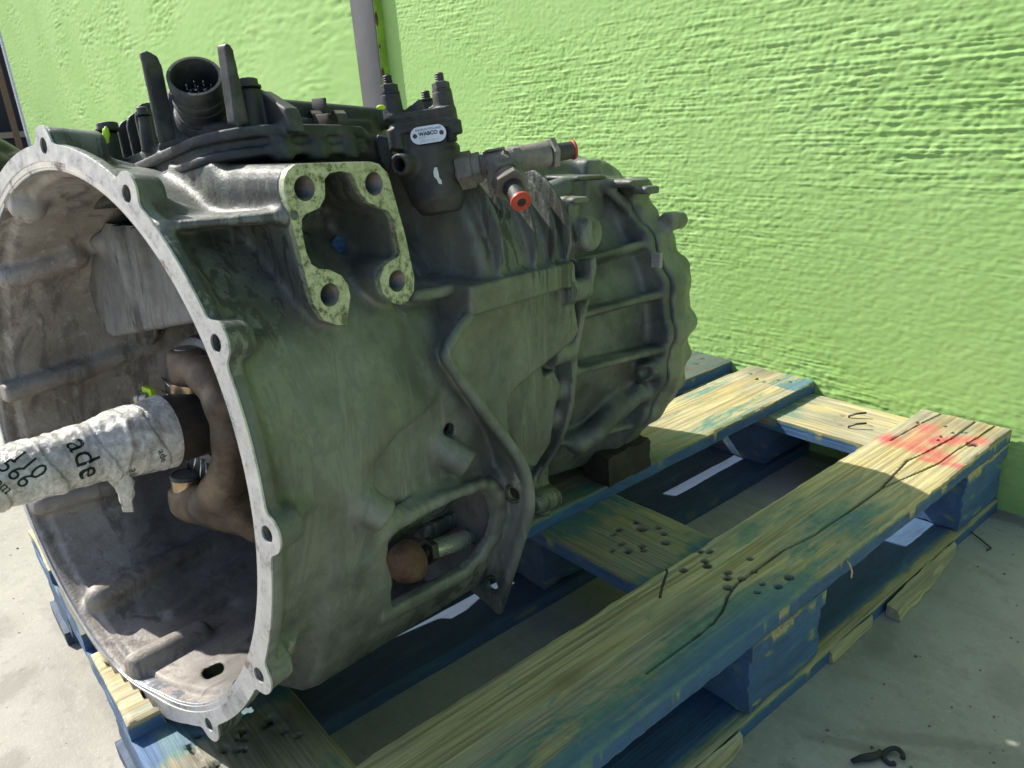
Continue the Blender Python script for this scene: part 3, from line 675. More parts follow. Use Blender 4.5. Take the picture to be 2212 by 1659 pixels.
# small litter on the ground
bk = plain('black_rubber', (0.02, 0.021, 0.024), 0.7)
loop = [(119 + 8 * math.cos(t) * (1 + .15 * math.sin(2 * t)), -592 + 10 * math.sin(t), 4 + 2 * math.sin(t)) for t in np.linspace(.3, 5.6, 22)]
o = wire('rubber_ring', mm(*loop), .0026, bk); props(o, 'curled black rubber ring lying on the concrete near the bottom edge', 'rubber ring')
o = wire('rubber_strip', mm((93, -628, 3), (99, -620, 6), (103, -613, 5), (106, -606, 4), (109, -600, 5), (106, -594, 3)), .0036, bk, taper=[.6, 1, 1.2, 1.1, .9, .5]); props(o, 'crumpled black rubber strip beside the curled rubber ring', 'rubber strip')
o = wire('wire_scrap', mm((-8, -93, 3), (12, -106, 4), (36, -122, 3), (33, -130, 2)), .0011, M_DARKSTEEL); props(o, 'thin rusty wire scrap on the concrete beside the far pallet corner', 'wire')
bm = bmesh.new(); g_ = rr(77)
for k in range(420):
    if k < 300: x, y = g_.uniform(-.1, .55), g_.uniform(-.85, -.02)
    else: x, y = g_.uniform(-1.6, -.86), g_.uniform(-1.6, -1.0)
    if x < .03 and k < 300: continue
    r = .0006 + .0016 * g_.random()**3; e_ = bmesh.ops.create_icosphere(bm, subdivisions=1, radius=r)
    for v in e_['verts']: v.co = Vector((v.co.x * g_.uniform(.7, 1.5) + x, v.co.y + y, v.co.z * .7 + r * .5))
o = bm_link('grit', bm, plain('grit_mixed', (.13, .12, .10), .9, 0, .8, 40), None, smooth=True); props(o, 'dark grit and crumbs scattered over the concrete', 'grit', kind='stuff')
wood_block(-372, -318, -552, -462, 142.5, 190, 990, 'support_block', mat=M_DARKWOOD, parent=None, paint=-.4)
sb = D.objects['support_block']; props(sb, 'small dark wooden block wedged under the rear of the gearbox', 'wood block')
# ------------------------------------------------------------------ the gearbox
GM = Matrix((((GU[0]), GA[0], GV[0], 0), (GU[1], GA[1], GV[1], 0), (GU[2], GA[2], GV[2], 0), (0, 0, 0, 1)))
base = (GO - GDZ * GV) / 1000
GM.translation = Vector(base)
GB = empty('gearbox', (0, 0, 0), 'big dusty grey aluminium truck gearbox lying on the blue pallet', 'gearbox', mat=GM)
def part(vol, name, mat, parent=GB, angle=None):
    me = vol.mesh(name)
    return link(name, me, mat, parent)
rad = math.radians
def pol(r, deg): return r * math.cos(rad(deg)), r * math.sin(rad(deg))
LUGS = [90, 60, 30, 0, -30, -60, -90, 150, 120]

# --- flange outline (machined front face)
def r_out(t):
    d = (t + 180) % 360 - 180
    r = 266.5
    if -178 < d < -70: r = 266.5 + 6.5 * min(1, (min(d + 178, -70 - d)) / 14.0)
    return r
def r_in(t):
    d = (t + 180) % 360 - 180; r = 245.5
    if -185 < d < -68 or d > 175:
        dd = d if d < 0 else d - 360
        k = max(0.0, min(1, (dd + 190) / 16.0, (-79 - dd) / 28.0)); r += 19.5 * (k * k * (3 - 2 * k))
    return r
def flange_outline():
    pts = []
    for k in range(720):
        t = k * 0.5; r = r_out(t)
        for L in LUGS:
            dt = ((t - L + 180) % 360) - 180
            if abs(dt) < 12:
                x = abs(dt) * math.pi / 180 * 265; R = 281.0 if L not in (-120, -150, 180) else 278.0
                w = 15.0
                if x < w: b = 265 + math.sqrt(max(0, 15.5**2 - x * x)) * (R - 265) / 15.5
                else: b = 0
                if x >= w - 3 and x < w + 7: b = max(b, r + 5.5 * ((w + 7 - x) / 10)**2)
                r = max(r, b)
        pts.append((r * math.cos(rad(t)), r * math.sin(rad(t))))
    return pts
def ringed(name, outer, holes, s0, s1, mat, parent, to3=None, bev=None):
    """flat plate (outline with round openings) between two depths; to3 maps (a,b,depth) -> (u,v,s)"""
    to3 = to3 or (lambda a, b, s: (a, b, s)); bm = bmesh.new(); front = []; back = []
    for lp in [outer] + holes:
        for lst, s in ((front, s0), (back, s1)):
            vs = [bm.verts.new(g1(to3(a, b, s))) for a, b in lp]; lst.append(vs)
    loops = [outer] + holes; P2 = [Vector(p) for lp in loops for p in lp]; ed = []; o = 0
    for lp in loops: ed += [(o + i, o + (i + 1) % len(lp)) for i in range(len(lp))]; o += len(lp)
    res = delaunay_2d_cdt(P2, ed, [], 0, 1e-7); vv, ff_, orig = res[0], res[2], res[3]
    cen = np.array([[sum(vv[i].x for i in f) / 3, sum(vv[i].y for i in f) / 3] for f in ff_]); keep = poly_sd(outer, cen[:, 0], cen[:, 1]) < 0
    for h in holes: keep &= poly_sd(h, cen[:, 0], cen[:, 1]) > 0
    for lst, s in ((front, s0), (back, s1)):
        flat = [v for l in lst for v in l]; get = [flat[orig[i][0]] if len(orig[i]) else bm.verts.new(g1(to3(vv[i].x, vv[i].y, s))) for i in range(len(vv))]
        for f, k in zip(ff_, keep):
            w = [get[i] for i in f]
            if k and len(set(w)) == 3 and bm.faces.get(w) is None: bm.faces.new(w)
    for fv, bv in zip(front, back):
        n = len(fv)
        for i in range(n): bm.faces.new((fv[i], fv[(i + 1) % n], bv[(i + 1) % n], bv[i]))
    return bm_link(name, bm, mat, parent, angle=35)
def circ(c, r, n=28, rev=False): return [(c[0] + r * math.cos(2 * math.pi * i / n), c[1] + r * math.sin(2 * math.pi * i / n)) for i in range(n)]
FO = flange_outline()
FI = [pol(r_in(t * .75), t * .75) for t in range(480)]
HOLES = [circ(pol(265, L), 6.6) for L in LUGS]
def step(t):
    d = (t + 180) % 360 - 180; k = max(0.0, min(1, (d + 190) / 16.0, (-79 - d) / 26.0)) if d < 0 else max(0.0, (d - 174) / 16.0); return 1 - .93 * min(1, k)
ringed('flange_face', FO, [[pol(r_in(t * .75) + 7.5 * step(t * .75), t * .75) for t in range(480)]] + HOLES, 0.0, 1.6, M_BRIGHT, GB)
# stepped pilot bore inside the face
bm = bmesh.new(); prof = [(7.6, .05), (7.2, .8), (2.6, .9), (2.2, 1.7), (0.5, 1.8), (0.0, 2.6), (0.3, 14.0)]; rows = []
for dr, s in prof: rows.append([bm.verts.new(g1((*pol(r_in(t * .75) + dr * step(t * .75), t * .75), s))) for t in range(480)])
for a, b in zip(rows[:-1], rows[1:]):
    for i in range(480): bm.faces.new((a[i], a[(i + 1) % 480], b[(i + 1) % 480], b[i]))
bm_link('pilot_bore', bm, M_PILOT, GB, angle=25)

# --- bell housing casting
PADX = [(638,355),(800,349),(818,354),(837,374),(843,393),(875,506),(895,600),(894,628),(881,650),(865,658),(847,653),(828,634),(821,606),(828,578),(843,564),(859,556),(864,543),(850,474),(840,456),(818,447),(796,437),(777,415),(768,390),(759,374),(737,369),(712,374),(701,387),(702,405),(702,427),(690,449),(661,462),(652,473),(652,496),(661,543),(674,572),(690,581),(712,583),(737,595),(752,616),(757,641),(754,663),(748,702),(727,702),(699,692),(677,656),(661,600),(643,528),(624,459),(613,412),(613,390),(621,368)]
PAD_U = 222.0
PADP = [tuple(gu(x, y, PAD_U)[1:]) for x, y in PADX]          # (v, s)
PADH = [tuple(gu(x, y, PAD_U)[1:]) for x, y in ((658, 407), (808, 397), (713, 637), (858, 607))]
LIP = [np.array(p) for p in (gu(897, 640, 205), gu(945, 632, 203), gs(1000, 620, 272), gs(1024, 642, 275), gs(1022, 670, 268), gs(985, 720, 235), gs(963, 768, 220), gs(985, 805, 228), gs(1040, 880, 252), gs(1090, 945, 275), gs(1128, 1005, 290), gs(1143, 1060, 298), gs(1142, 1110, 301), gs(1120, 1180, 302), gs(1103, 1235, 302), gs(1078, 1316, 302))]
WEB = [np.array(k, float) for k in ((150, 120, 200), (150, 115, 225), (150, 105, 262), (150, 95, 275), (160, 85, 285), (186, 78, 262), (190, 70, 250), (186, 52, 262), (178, 15, 284), (172, -12, 296), (170, -45, 302), (178, -75, 304), (186, -110, 304), (178, -150, 304), (160, -180, 304), (130, -212, 304))]
WIN = [(848, 1168), (865, 1150), (905, 1128), (960, 1103), (1005, 1083), (1028, 1072), (1046, 1072), (1058, 1090), (1062, 1120), (1052, 1160), (1030, 1195), (1000, 1224), (930, 1262), (858, 1300), (855, 1270), (857, 1245), (848, 1205)]
def wpt(x, y):                                             # opening lies on a slightly leaning side plane
    p = gu(x, y, 235); q = gu(x, y, 235 + min(0, (p[1] + 88) * .42)); return q
WINP = [wpt(*a) for a in WIN]
def smooth_curve(P, n):
    P = np.array(P, float); P = np.concatenate([[2 * P[0] - P[1]], P, [2 * P[-1] - P[-2]]]); out = []
    for i in range(1, len(P) - 2):
        for t in np.linspace(0, 1, n, endpoint=False):
            p0, p1, p2, p3 = P[i - 1:i + 3]; out.append(.5 * ((2 * p1) + (p2 - p0) * t + (2 * p0 - 5 * p1 + 4 * p2 - p3) * t * t + (3 * p1 - p0 - 3 * p2 + p3) * t**3))
    return np.array(out + [P[-2]])
REC = [tuple(gu(x, y, 236)[1:]) for x, y in ((815, 1075), (810, 1005), (870, 944), (930, 910), (975, 868), (1035, 912), (1080, 962), (1095, 1012), (1040, 1016), (960, 1054), (885, 1090), (850, 1100))]
REC2 = [tuple(gu(x, y, 236)[1:]) for x, y in ((905, 940), (930, 912), (975, 872), (1035, 915), (1080, 965), (1090, 1000), (1040, 996), (985, 1012), (930, 985))]
def bell():
    V = Vol((-292, -300, -4), (300, 292, 322), 2.25)
    prof_o = [(-5, 266), (11, 266), (15, 259), (24, 251), (60, 247), (130, 243), (200, 232), (260, 216), (320, 198)]
    def lo_ang(t):                                        # the housing is fuller at the lower left
        d = np.degrees(t); return 17.0 * np.clip((d + 182) / 20, 0, 1) * np.clip((-74 - d) / 28, 0, 1)
    bulge = [(110, -10), (205, -30), (226, -52), (233, -80), (226, -120), (206, -180), (190, -208), (170, -222), (120, -238), (40, -246), (20, -120)]
    for L in LUGS:                                        # lug bosses behind the flange
        d = {-90: 50, 90: 46, -60: 26, -120: 40}.get(L, 24)
        V.add(cyl((*pol(265, L), -6), (*pol(262, L), d), 15.7, 14.5, rnd=4), 0)
        V.add(capsule((*pol(252, L), 20), (*pol(244, L), d + 26), 13, 4), 10)
    V.add(revolve(prof_o, 1.5, 318, angfun=lo_ang), 7)
    V.add(box((22, -268, 36), (20, 13, 24), rnd=4), 6)
    V.add(prism(bulge, 2, 70, 300, 8), 22)
    # case-top above the shelf and the shelf to the mounting pad
    V.add(prism([(-140, 86), (60, 80), (92, 92), (118, 118), (130, 152), (132, 390), (-140, 390)], 1, 140, 247, 10), 12)
    V.add(prism([(90, 150), (170, 205), (128, 250), (60, 250)], 2, 70, 125, 6), 14); V.add(prism([(90, 150), (150, 205), (132, 250), (60, 250)], 2, 120, 180, 6), 12)
    V.add(tri((164, 207, 8), (PAD_U - 4, 212, 78), (118, 205, 10), 3.4), 8); V.add(tri((PAD_U - 4, 212, 78), (118, 205, 10), (120, 208, 110), 3.4), 8)
    V.add(prism(PADP, 0, 120, PAD_U - 5.5, 2.0), 9)
    # the hollow under the crease where the bosses stand, and the scoop in front of the joint lip
    V.cut(prism(REC, 0, 219, 320, 9), 18); V.cut(prism(REC2, 0, 194, 320, 9), 10)
    LC = smooth_curve(LIP, 5); IC = smooth_curve(WEB, 5)
    for i in range(18, 40, 1):
        r = 11 + .5 * (i - 18) if i < 34 else 19; V.cut(capsule(LC[i] + np.array((15, 0, -7 - r)), LC[i + 1] + np.array((15, 0, -7 - r)), r), 12)
    f_, l_, h_ = prism([(124, 196), (320, 196), (320, 340), (124, 340)], 0, 40, 330, 4)
    V.cut((lambda x, y, z: np.maximum(np.maximum(f_(x, y, z), 203 - np.sqrt(x * x + y * y)), 40 - x), np.array((40, 124, 196.)), np.array((330, 320, 340.))), 10)
    # joint lip with its web
    V.add(multi([capsule(a, b, 3.9) for a, b in zip(LC[:-1], LC[1:])]), 4)
    V.add(multi([tri(LC[i], LC[i + 1], IC[i], 3.3) for i in range(len(LC) - 1)] + [tri(LC[i + 1], IC[i], IC[i + 1], 3.3) for i in range(len(LC) - 1)]), 8)
    # casting bosses
    for p, q, r in ((gcyl(700, 1038, 222), gu(834, 1118, 253), 14.5), (gu(875, 915, 190), gu(1010, 1005, 235), 14.5)): V.add(cyl(p, q, r + 1, r, rnd=1.5), 7)
    # ring boss with open bolt eyes in the lip
    # hollow
    V.cut(revolve([(-20, 245.5), (14, 245.5), (18, 240), (60, 237), (130, 233), (200, 222), (268, 206)], -20, 268, angfun=lo_ang), 3)
    V.cut(cyl((0, 0, 250), (0, 0, 340), 150), 6)
    ib = [(100, -10), (198, -38), (217, -60), (223, -82), (216, -120), (197, -176), (182, -200), (165, -212), (118, -228), (40, -236), (20, -120)]
    V.cut(prism(ib, 2, 84, 292, 4), 10)
    # things standing on the inside wall
    for a, b, r in (((20, 600), (165, 556), 12), ((20, 848), (170, 800), 11), ((170, 800), (330, 740), 10)):
        V.add(capsule(gcyl(*a, 236, True), gcyl(*b, 232, True), r), 8)
    for a, b, r0, r1 in (((215, 1290), (530, 1130), 15, 7), ((372, 1325), (570, 1185), 7, 7), ((300, 1435), (430, 1365), 15, 12), ((520, 1300), (600, 1240), 7, 6), ((480, 1418), (545, 1370), 6, 5), ((90, 1090), (240, 1050), 12, 10)):
        V.add(capsule(gcyl(*a, 257 - r0 * .45, True), gcyl(*b, 250 - r1 * .5, True), r0, r1), 9)
    for a, r in (((150, 548), 14), ((215, 520), 13), ((60, 445), 16)): V.add(sphere(gcyl(*a, 238, True), r), 10)
    # starter pocket block hanging from the rear wall, bracket ear under it
    V.cut(multi([cyl(gcyl(x, y, 278, True), gcyl(x, y, 225, True), 5.5) for x, y in ((450, 1455), (461, 1450), (472, 1445))]), 1)
    # skin behind the hollow so the wall stays closed
    for Rp, f in ((REC, 219), (REC2, 193)):
        cc_ = np.mean(Rp, 0); V.add(prism([tuple(cc_ + (np.array(p) - cc_) * 1.0 + (np.array(p) - cc_) / np.linalg.norm(np.array(p) - cc_) * 14) for p in Rp], 0, f - 10, f, 4), 5)
    # window and its thick rim
    P = np.array(WINP); c = P.mean(0); P = c + (P - c) * 1.09
    n = len(P)
    for i in range(n):
        a, b = P[i], P[(i + 1) % n]
        a1, b1 = [k + (k - c) / np.linalg.norm(k - c) * 9.0 for k in (a, b)]
        if 6 <= i <= 12: V.add(capsule(a1 - [4, 0, 0], b1 - [4, 0, 0], 7.0), 6)
        elif i < 6: V.add(capsule(a1 - [4, 0, 0], b1 - [4, 0, 0], 5), 6)
    V.cut(prism([tuple(p[1:]) for p in P], 0, 120, 275, 2.0), 2.0)
    for x, y, s, r in ((955, 920, None, 7.0), (1110, 1066, 300, 7.0), (1065, 1262, 302, 6.5)):
        q = gs(x, y, s) if s else gu(x, y, 204)
        V.cut(cyl(q + np.array((14, 4, -30)), q + np.array((-14, -4, 34)), r), 1.0) if s else V.cut(cyl(q + [20, 0, -8], q - [20, 0, -8], r), 1.0)
    for L in LUGS: V.cut(cyl((*pol(265, L), -5), (*pol(265, L), {-90: 53, 90: 49, 60: 27}.get(L, 64)), 6.6), 0)
    for v, s in PADH: V.cut(cyl((165, v, s), (240, v, s), 9.2), 0)
    V.cut(cyl((150, *gu(738, 530, 160)[1:]), (262, *gu(738, 530, 160)[1:]), 7.5), 1.5)
    V.clip((lambda x, y, z: 1.7 - z, None, None))
    return V
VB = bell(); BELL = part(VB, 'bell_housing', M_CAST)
# inside faces carry the bare casting skin
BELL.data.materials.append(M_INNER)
nv = len(BELL.data.vertices); co = np.empty(nv * 3, np.float32); BELL.data.vertices.foreach_get('co', co); co = co.reshape(-1, 3) * 1000
npol = len(BELL.data.polygons); pc = np.empty(npol * 3, np.float32); BELL.data.polygons.foreach_get('center', pc); pc = pc.reshape(-1, 3) * 1000
pn = np.empty(npol * 3, np.float32); BELL.data.polygons.foreach_get('normal', pn); pn = pn.reshape(-1, 3)
pu, ps, pv = pc[:, 0], pc[:, 1], pc[:, 2] - GDZ; pr = np.hypot(pu, pv); inw = (pn[:, 0] * pu + pn[:, 2] * pv) / (pr + 1)
Rw = np.interp(ps, [-5, 14, 18, 60, 130, 200, 268, 272], [247, 247, 242, 239, 235, 224, 208, 150]); angd = np.degrees(np.arctan2(pv, pu))
Rw = Rw + 17 * np.clip((angd + 182) / 20, 0, 1) * np.clip((-74 - angd) / 28, 0, 1)
ibp = [(100, -10), (198, -38), (217, -60), (223, -82), (216, -120), (197, -176), (182, -200), (165, -212), (118, -228), (40, -236), (20, -120)]
chm = (poly_sd(ibp, pu, pv) < 1.6) & (ps > 82) & (ps < 294) & (pr > 120)  # chamber behind the window takes the paler skin so it looks lit
ins = chm | (pr < Rw + 1.5) & (ps < 300) & ((inw < .35) | (pr < 190)) & ~((pu > 60) & (ps > 190) & (pn[:, 1] < -.4) & (pr > 120)) & ~((pu > 120) & (pv < -20) & (inw > -.35)) & ~((pu > 100) & (pv > -40) & (pv < 140) & (ps > 140) & (pn[:, 0] > .1))
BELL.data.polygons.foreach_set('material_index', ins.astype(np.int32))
# shade painted in under the actuator joint, at the joint web, low down
vu, vs_, vv_ = co[:, 0], co[:, 1], co[:, 2] - GDZ
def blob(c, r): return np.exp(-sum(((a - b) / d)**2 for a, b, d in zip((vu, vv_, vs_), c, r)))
painted_shade = .9 * blob((140, 236, 105), (70, 34, 60)) + .55 * blob((205, -10, 285), (60, 90, 34)) + .5 * blob((190, 160, 60), (50, 40, 50)) + .5 * blob((200, -205, 120), (60, 24, 140)) + .7 * blob((175, 180, 130), (40, 40, 45))
salt = blob((214, -150, 30), (45, 38, 26)) + .5 * blob((200, -178, 48), (40, 26, 30)) + .9 * blob((252, -58, 299), (16, 34, 10)) + .5 * blob((225, -200, 302), (14, 40, 8))
A_ = np.zeros((nv, 4), np.float32); A_[:, 0] = np.clip(painted_shade, 0, 1); A_[:, 1] = np.clip(salt, 0, 1); A_[:, 3] = 1
ss_ = lambda x, a, b: (lambda t: t * t * (3 - 2 * t))(np.clip((x - a) / (b - a), 0, 1))
A_[:, 2] = np.maximum(.85 * ss_(vs_ + .25 * vu, 10, 75) * ss_(-vv_, 20, 110), .45 * ss_(vs_, 150, 260))  # inside skin darker deeper in and towards the bottom
BELL.data.color_attributes.new('grime_shade', 'FLOAT_COLOR', 'POINT').data.foreach_set('color', A_.ravel())

def pocket():
    V = Vol((-330, -60, 70), (150, 190, 300), 2.2); z0 = 96
    blk = [gs(x, y, z0)[:2] for x, y in ((162, 505), (186, 480), (300, 462), (420, 470), (470, 600), (470, 690), (420, 697), (242, 729), (218, 714), (194, 640))]
    V.add(prism(blk, 2, z0, 285, 5), 0)
    for x0, x1 in ((262, 300), (305, 345)): V.add(capsule(np.array(gs(x0, 500, z0 - 3)), np.array(gs(x1, 690, z0 + 4)), 10, 6), 8)
    for x, y, r in ((152, 550, 12), (222, 520, 13)): q = gs(x, y, z0 + 4); V.add(sphere(q, r), 8)
    q = gs(250, 520, z0); V.cut(cyl(q + [0, -6, -8], q + [0, -16, 14], 10), 6)
    h = gs(420, 612, z0); V.cut(cyl((h[0], h[1], 80), (h[0], h[1], 150), 30), 2)
    V.clip(revolve([(0, 238), (60, 236), (130, 232), (200, 222), (268, 208), (320, 190)], 0, 320)); return V
part(pocket(), 'starter_pocket', cast_mat('pocket_grey', (0.11, 0.107, 0.105), (0.175, 0.17, 0.167), (0.25, 0.245, 0.235), dirt_shade=(.12, .10, .085), rough=.55))
def ear():
    V = Vol((-330, -120, 130), (20, 110, 200), 1.8); z0 = 158
    P = [gs(x, y, z0)[:2] for x, y in ((192, 640), (235, 640), (330, 705), (330, 722), (322, 738), (300, 752), (243, 783), (226, 770), (210, 720))]
    V.add(prism(P, 2, z0 + 9, z0 + 16, 1), 0)
    for a, b in zip(P[2:], P[3:]): V.add(capsule((*a, z0 + 4), (*b, z0 + 4), 4), 3)
    V.add(capsule((*P[0], z0 + 4), (*P[-1], z0 + 8), 6), 4); V.add(capsule((*P[-1], z0 + 6), (*P[-2], z0 + 4), 5), 4)
    e = gs(247, 752, z0); V.add(cyl((e[0], e[1], z0), (e[0], e[1], z0 + 18), 13, rnd=2), 3); V.cut(cyl((e[0], e[1], z0 - 9), (e[0], e[1], z0 + 28), 8), 1)
    V.clip(revolve([(0, 240), (60, 238), (130, 234), (200, 224)], 0, 320)); return V
part(ear(), 'bracket_ear', cast_mat('ear_grey', (0.08, 0.075, 0.07), (0.13, 0.125, 0.12), (0.2, 0.19, 0.18), streak=False))
def pad3(a, b, s): return (s, a, b)
ringed('mounting_pad', PADP, [circ(h, 9.2) for h in PADH], PAD_U, PAD_U - 6, M_PAD, GB, to3=pad3)
def thread(name, c, axis, r, depth, pitch, parent):
    bm = bmesh.new(); ax = Vector(axis).normalized(); e1 = ax.orthogonal().normalized(); e2 = ax.cross(e1); rows = []; n = int(depth / pitch * 2)
    for k in range(n + 1):
        rr_ = r - (1.5 if k % 2 else 0.0); rows.append([bm.verts.new(g1(np.array(c) + np.array(ax * (-k * pitch / 2)) + np.array((e1 * math.cos(t) + e2 * math.sin(t)) * rr_))) for t in [2 * math.pi * i / 24 for i in range(24)]])
    for a, b in zip(rows[:-1], rows[1:]):
        for i in range(24): bm.faces.new((a[i], a[(i + 1) % 24], b[(i + 1) % 24], b[i]))
    bm.faces.new(rows[-1])
    me = D.meshes.new(name); bm.normal_update(); bm.to_mesh(me); bm.free(); return link(name, me, M_THREAD, parent)
for v, s in PADH: thread('threaded_hole', (PAD_U - .6, v, s), (1, 0, 0), 9.15, 34, 3.0, GB)
gz = gu(738, 530, 160); bm = bmesh.new(); bmesh.ops.create_circle(bm, cap_ends=True, segments=24, radius=.0078)
bmesh.ops.subdivide_edges(bm, edges=bm.edges[:], cuts=2)
for v in bm.verts: v.co = g1((156 + random.uniform(-1, 1), gz[1] + v.co.x * 1000, gz[2] + v.co.y * 1000))
bm_link('gauze_plug', bm, M_BLUEMESH, GB)
def ring(name, c, axis, r0, r1, t, mat, parent=GB, n=28):
    bm = bmesh.new(); ax = Vector(axis).normalized(); e1 = ax.orthogonal().normalized(); e2 = ax.cross(e1); rows = []
    for r, k in ((r0, -t), (r0, t * .6), ((r0 + r1) / 2, t), (r1, t * .6), (r1, -t)):
        rows.append([bm.verts.new(g1(np.array(c) + np.array(ax * k) + np.array((e1 * math.cos(q) + e2 * math.sin(q)) * r))) for q in [2 * math.pi * i / n for i in range(n)]])
    for a, b in zip(rows, rows[1:] + rows[:1]):
        for i in range(n): bm.faces.new((a[i], a[(i + 1) % n], b[(i + 1) % n], b[i]))
    return bm_link(name, bm, mat, parent, smooth=True)
for q, r, ax_ in ((gu(955, 920, 205), 7.0, (.9, .1, -.45)), (gs(1110, 1066, 297), 7.0, (.32, .1, -.94)), (gs(1065, 1262, 298), 6.5, (.32, .1, -.94))):
    ring('bolt_seat', q, ax_, r, r + 3.6, 1.3, M_BLACKCAST)
# ------------------------------------------------------------------ main case, rear case, rear cover
def n24(t, amp, n=22, ph=0.0): return amp * np.clip(np.cos(n * t + ph), -.45, 1)
def main_case():
    V = Vol((-230, -255, 200), (290, 275, 470), 2.3)
    V.add(revolve([(205, 199), (286, 200), (400, 200), (426, 180), (456, 178)], 205, 462), 0)
    V.add(box((-30, 195, 340), (112, 48, 126), rnd=14), 26)
    arc_ = smooth_curve([(215, 134), (211, 160), (199, 188), (180, 215), (156, 237), (128, 251)], 4)
    V.add(prism([(0, 0)] + [tuple(k) for k in arc_] + [(0, 251)], 2, 290, 430, 10), 12)
    nrm = np.gradient(arc_, axis=0); nrm = np.stack([nrm[:, 1], -nrm[:, 0]], 1); nrm /= np.linalg.norm(nrm, axis=1)[:, None]
    for s0, k0, k1, hh in ((309, 1, 17, 18), (338, 8, 20, 12), (364, 1, 19, 19), (393, 1, 15, 19), (420, 1, 15, 18)):
        fin = []
        for k in range(k0, k1):
            t0, t1 = [(max(.02, math.sin(math.pi * (j - k0 + .35) / (k1 - k0 + .7)))**.6) * hh for j in (k, k + 1)]
            p0, p1 = arc_[k] - nrm[k] * 14, arc_[k + 1] - nrm[k + 1] * 14; q0, q1 = arc_[k] + nrm[k] * t0, arc_[k + 1] + nrm[k + 1] * t1
            fin += [tri((*p0, s0), (*q0, s0), (*q1, s0), 2.0), tri((*p0, s0), (*p1, s0), (*q1, s0), 2.0)]
        V.add(multi(fin), 4)
    # long ledge and the flat side panel under it
    V.add(prism([(135, 256), (139, 418), (136, 424), (119, 425), (112, 420), (106, 256)], 0, 150, 229, 3), 9)
    pan = [tuple(gu(x, y, 219)[1:]) for x, y in ((1012, 650), (1225, 585), (1240, 605), (1257, 715), (1245, 738), (1125, 838), (1103, 872), (1105, 930), (1128, 1000), (1135, 1050), (1110, 1000), (1035, 893), (968, 795), (972, 745))]
    V.add(prism(pan, 0, 160, 216, 3), 4)
    low = [tuple(gu(x, y, 200)[1:]) for x, y in ((1100, 860), (1200, 800), (1215, 830), (1205, 870), (1192, 960), (1160, 1010), (1120, 1010))]
    V.add(prism(low, 0, 130, 199, 4), 5)
    # joint plate towards the rear case
    jp = [tuple(gs(x, y, 458)[:2]) for x, y in ((1245, 560), (1285, 556), (1287, 580), (1264, 680), (1242, 790), (1212, 890), (1170, 1010), (1140, 1012))]
    V.add(prism(jp, 2, 453, 462, 2), 4); V.add(revolve([(450, 205), (465, 205)], 453, 462), 4)
    for x, y in ((1262, 625), (1228, 760), (1205, 845), (1190, 905)):
        q = gs(x, y, 445); V.add(cyl(q - [6, 0, 28], q + [-6, 0, 10], 13, rnd=3), 8)
    # lug with a bore, round boss beside it
    lg = [tuple(gs(x, y, 438)[:2]) for x, y in ((1150, 487), (1172, 486), (1182, 452), (1192, 437), (1226, 424), (1238, 440), (1240, 530), (1222, 566), (1195, 560))]
    V.add(prism(lg, 2, 431, 452, 3), 8)
    q = gs(1262, 505, 452); V.add(cyl(q - [50, 0, 0], q + [14, 0, 0], 19, rnd=7), 6)
    q = gs(1230, 432, 446); V.add(box(q, (17, 3.5, 14), rnd=2), 3)
    q = gs(1160, 527, 425); V.add(cyl(q + [-20, -8, 25], q + [8, 4, -8], 14, rnd=2), 8); V.cut(cyl(q + [-14, -6, 20], q + [10, 5, -12], 8.5), 1)
    # filter pot low on the side
    q = gu(1195, 1048, 158); V.add(cyl(q - [70, 0, 0], q, 43, rnd=4), 8); V.add(cyl(q - [22, 0, 0], q - [12, 0, 0], 48, rnd=3), 2); V.cut(cyl(q - [3, 0, 0], q + [8, 0, 0], 35), 2)
    V.add(capsule(gu(1160, 1085, 165), gu(1215, 1065, 160), 15), 8)
    return V
part(main_case(), 'main_case', M_CASE)
RCU, RCV = -3.0, 18.0
def rpol(r, deg): return RCU + r * math.cos(rad(deg)), RCV + r * math.sin(rad(deg))
